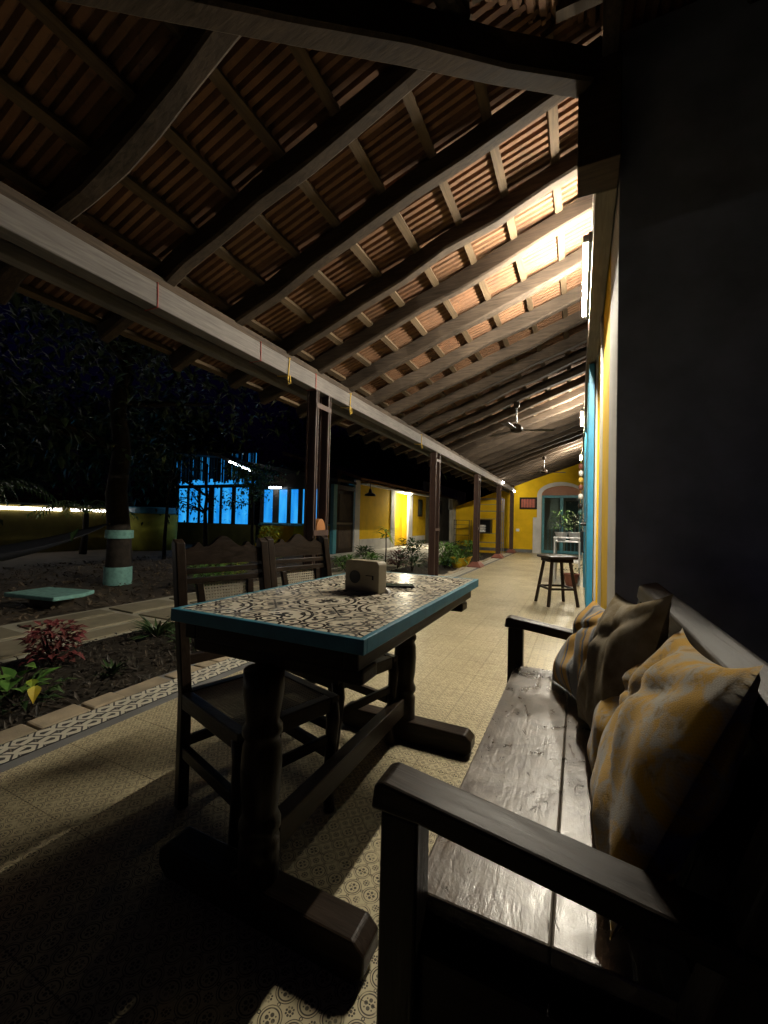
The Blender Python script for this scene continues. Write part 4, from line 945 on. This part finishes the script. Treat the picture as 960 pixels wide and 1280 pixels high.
for i in range(5200):
    x, y = rnd(-11, -5.4), rnd(.5, 9.5); lit.leaf((x, y, GZ - .008 + rnd(0, .02)), (rnd(-1, 1), rnd(-1, 1), rnd(-.1, .4)), rnd(.05, .14), rnd(.02, .06), rnd(-.2, .4))
stuff(tag(lit.build('ground_leaf_litter', 'litter2'), 'brown fallen leaves scattered over the ground beyond the path', 'leaf litter'))
# bushes around the second post and beyond
for i, (px, py, h, sp, lm, n, lab) in enumerate(((466, 716, .40, .22, 'green', 90, 'bright green bush behind the beige box'), (497, 712, .42, .25, 'red', 80, 'reddish leaved bush left of the second double post'), (515, 716, .75, .30, 'dgreen', 170, 'tall dark green bush just left of the second double post'), (556, 712, .60, .30, 'green', 180, 'full green bush just right of the second double post'),
        (567, 700, .55, .3, 'dgreen', 150, 'dark bush behind the yellow pot'), (432, 716, .35, .25, 'green', 90, 'low green bush beside the first double post'), (588, 700, .55, .22, 'green', 110, 'upright green bush behind the third double post'), (455, 700, .35, .25, 'dgreen', 90, 'small dark bush behind the young papaya-like sapling'), (262, 738, .45, .30, 'green', 120, 'green bush seen through the first chair back'), (285, 728, .55, .28, 'lime', 110, 'lime leaved bush seen through the first chair back'), (335, 712, .95, .22, 'lime', 130, 'tall lime leaved plant between both chair backs'))):
    c = at(px, py, z=GZ); shrub(lab, (c.x, c.y), int(n * 2.2), h, sp, lm, .13 if py > 705 else .16, .055, 'garden_shrub', 'bushes along the garden side')
c = at(481, 714, z=GZ); sp_ = thing('young_sapling', 'thin young sapling with a tuft of leaves behind the beige box', 'plant', (c.x, c.y, GZ), 0, None, world=False)
MB().tube([(0, 0, 0), (.02, 0, .5), (0, .02, .92)], [.018, .014, .01], 6).build('stem', 'bark', sp_); leafy(MB(), (0, 0, .72), 30, .3, .1, .24, .06, .5, .4).build('foliage', 'lime', sp_)
# yellow boat-shaped pot and teal pot
c = at(575, 711, z=GZ); yp = thing('boat_pot', 'yellow boat-shaped planter with spiky green plant by the third post', 'planter', (c.x, c.y, GZ), R(25), world=False)
prof = []
mb = MB(); n = 20; vs, fs = [], []
for r_, z_ in ((.55, 0), (.75, .12), (1, .26), (1.06, .28), (.95, .27), (.9, .2)):
    for k in range(n):
        a = 6.283 * k / n; e = .045 * math.cos(a) ** 2 * (z_ / .28); vs.append((.30 * r_ * math.cos(a), .16 * r_ * math.sin(a), z_ + e))
for i in range(5):
    for k in range(n): fs.append((i * n + k, i * n + (k + 1) % n, (i + 1) * n + (k + 1) % n, (i + 1) * n + k))
mb.add(vs, fs + [tuple(range(n))[::-1], tuple(range(5 * n, 6 * n))]).build('pot', 'yellowpot', yp, smooth=True)
leafy(MB(), (0, 0, .18), 46, .25, .16, .30, .045, .3, .8).build('foliage', 'green', yp)
c = at(560, 708, z=GZ); pot_plant('squat teal pot with low plant beside the yellow boat-shaped planter', (c.x, c.y, GZ), .2, .17, 'teal', 'dgreen', .2, 40)
# hammock slung from the banded tree
hm = thing('hammock', 'dark cloth hammock slung from the banded tree trunk', 'hammock', (tp.x - .6, tp.y - 2, .2))
pts = []; A = at(135, 655, z=None, X=tp.x + .02); Bp = Vector((tp.x - .9, tp.y - 5.2, 1.0))
mb = MB(); vs, fs = [], []; n = 24
for i in range(n + 1):
    u = i / n; c = A.lerp(Bp, u) - Vector((0, 0, 1)) * 4 * u * (1 - u) * .72; w = .50 * math.sin(math.pi * u) ** .6 + .02
    for k in range(7): s_ = -1 + 2 * k / 6; vs.append(c + Vector((s_ * w, 0, .22 * s_ * s_ * math.sin(math.pi * u))))
for i in range(n):
    for k in range(6): fs.append((i * 7 + k, i * 7 + k + 1, i * 7 + 8 + k, i * 7 + 7 + k))
hb = mb.add(vs, fs).build('sling_cloth', 'navy', hm, smooth=True); so = hb.modifiers.new('thick', 'SOLIDIFY'); so.thickness = .012
MB().tube([A, Vector((tp.x, tp.y, A.z + .02))], .012).build('rope', 'cord', hm)
# small bulbs on far posts and beam
for px, py, lab in ((629, 603, 'tiny white bulb on the eave beam above the post by the towel rack'), (643, 614, 'tiny white bulb on the eave beam close to the yellow end wall')):
    p = at(px, py, X=EX + .075); l = thing('small_bulb', lab, 'lamp', p, 0, 'bulbs on the eave beam'); MB().lathe([(.004, -.03), (.024, -.015), (.026, .008), (.012, .028)], p, 12).build('bulb', 'bulb', l, smooth=True); MB().box(EX + .051, EX + .06, p.y - .03, p.y + .03, p.z - .03, p.z + .03).build('holder', 'fixture', l)
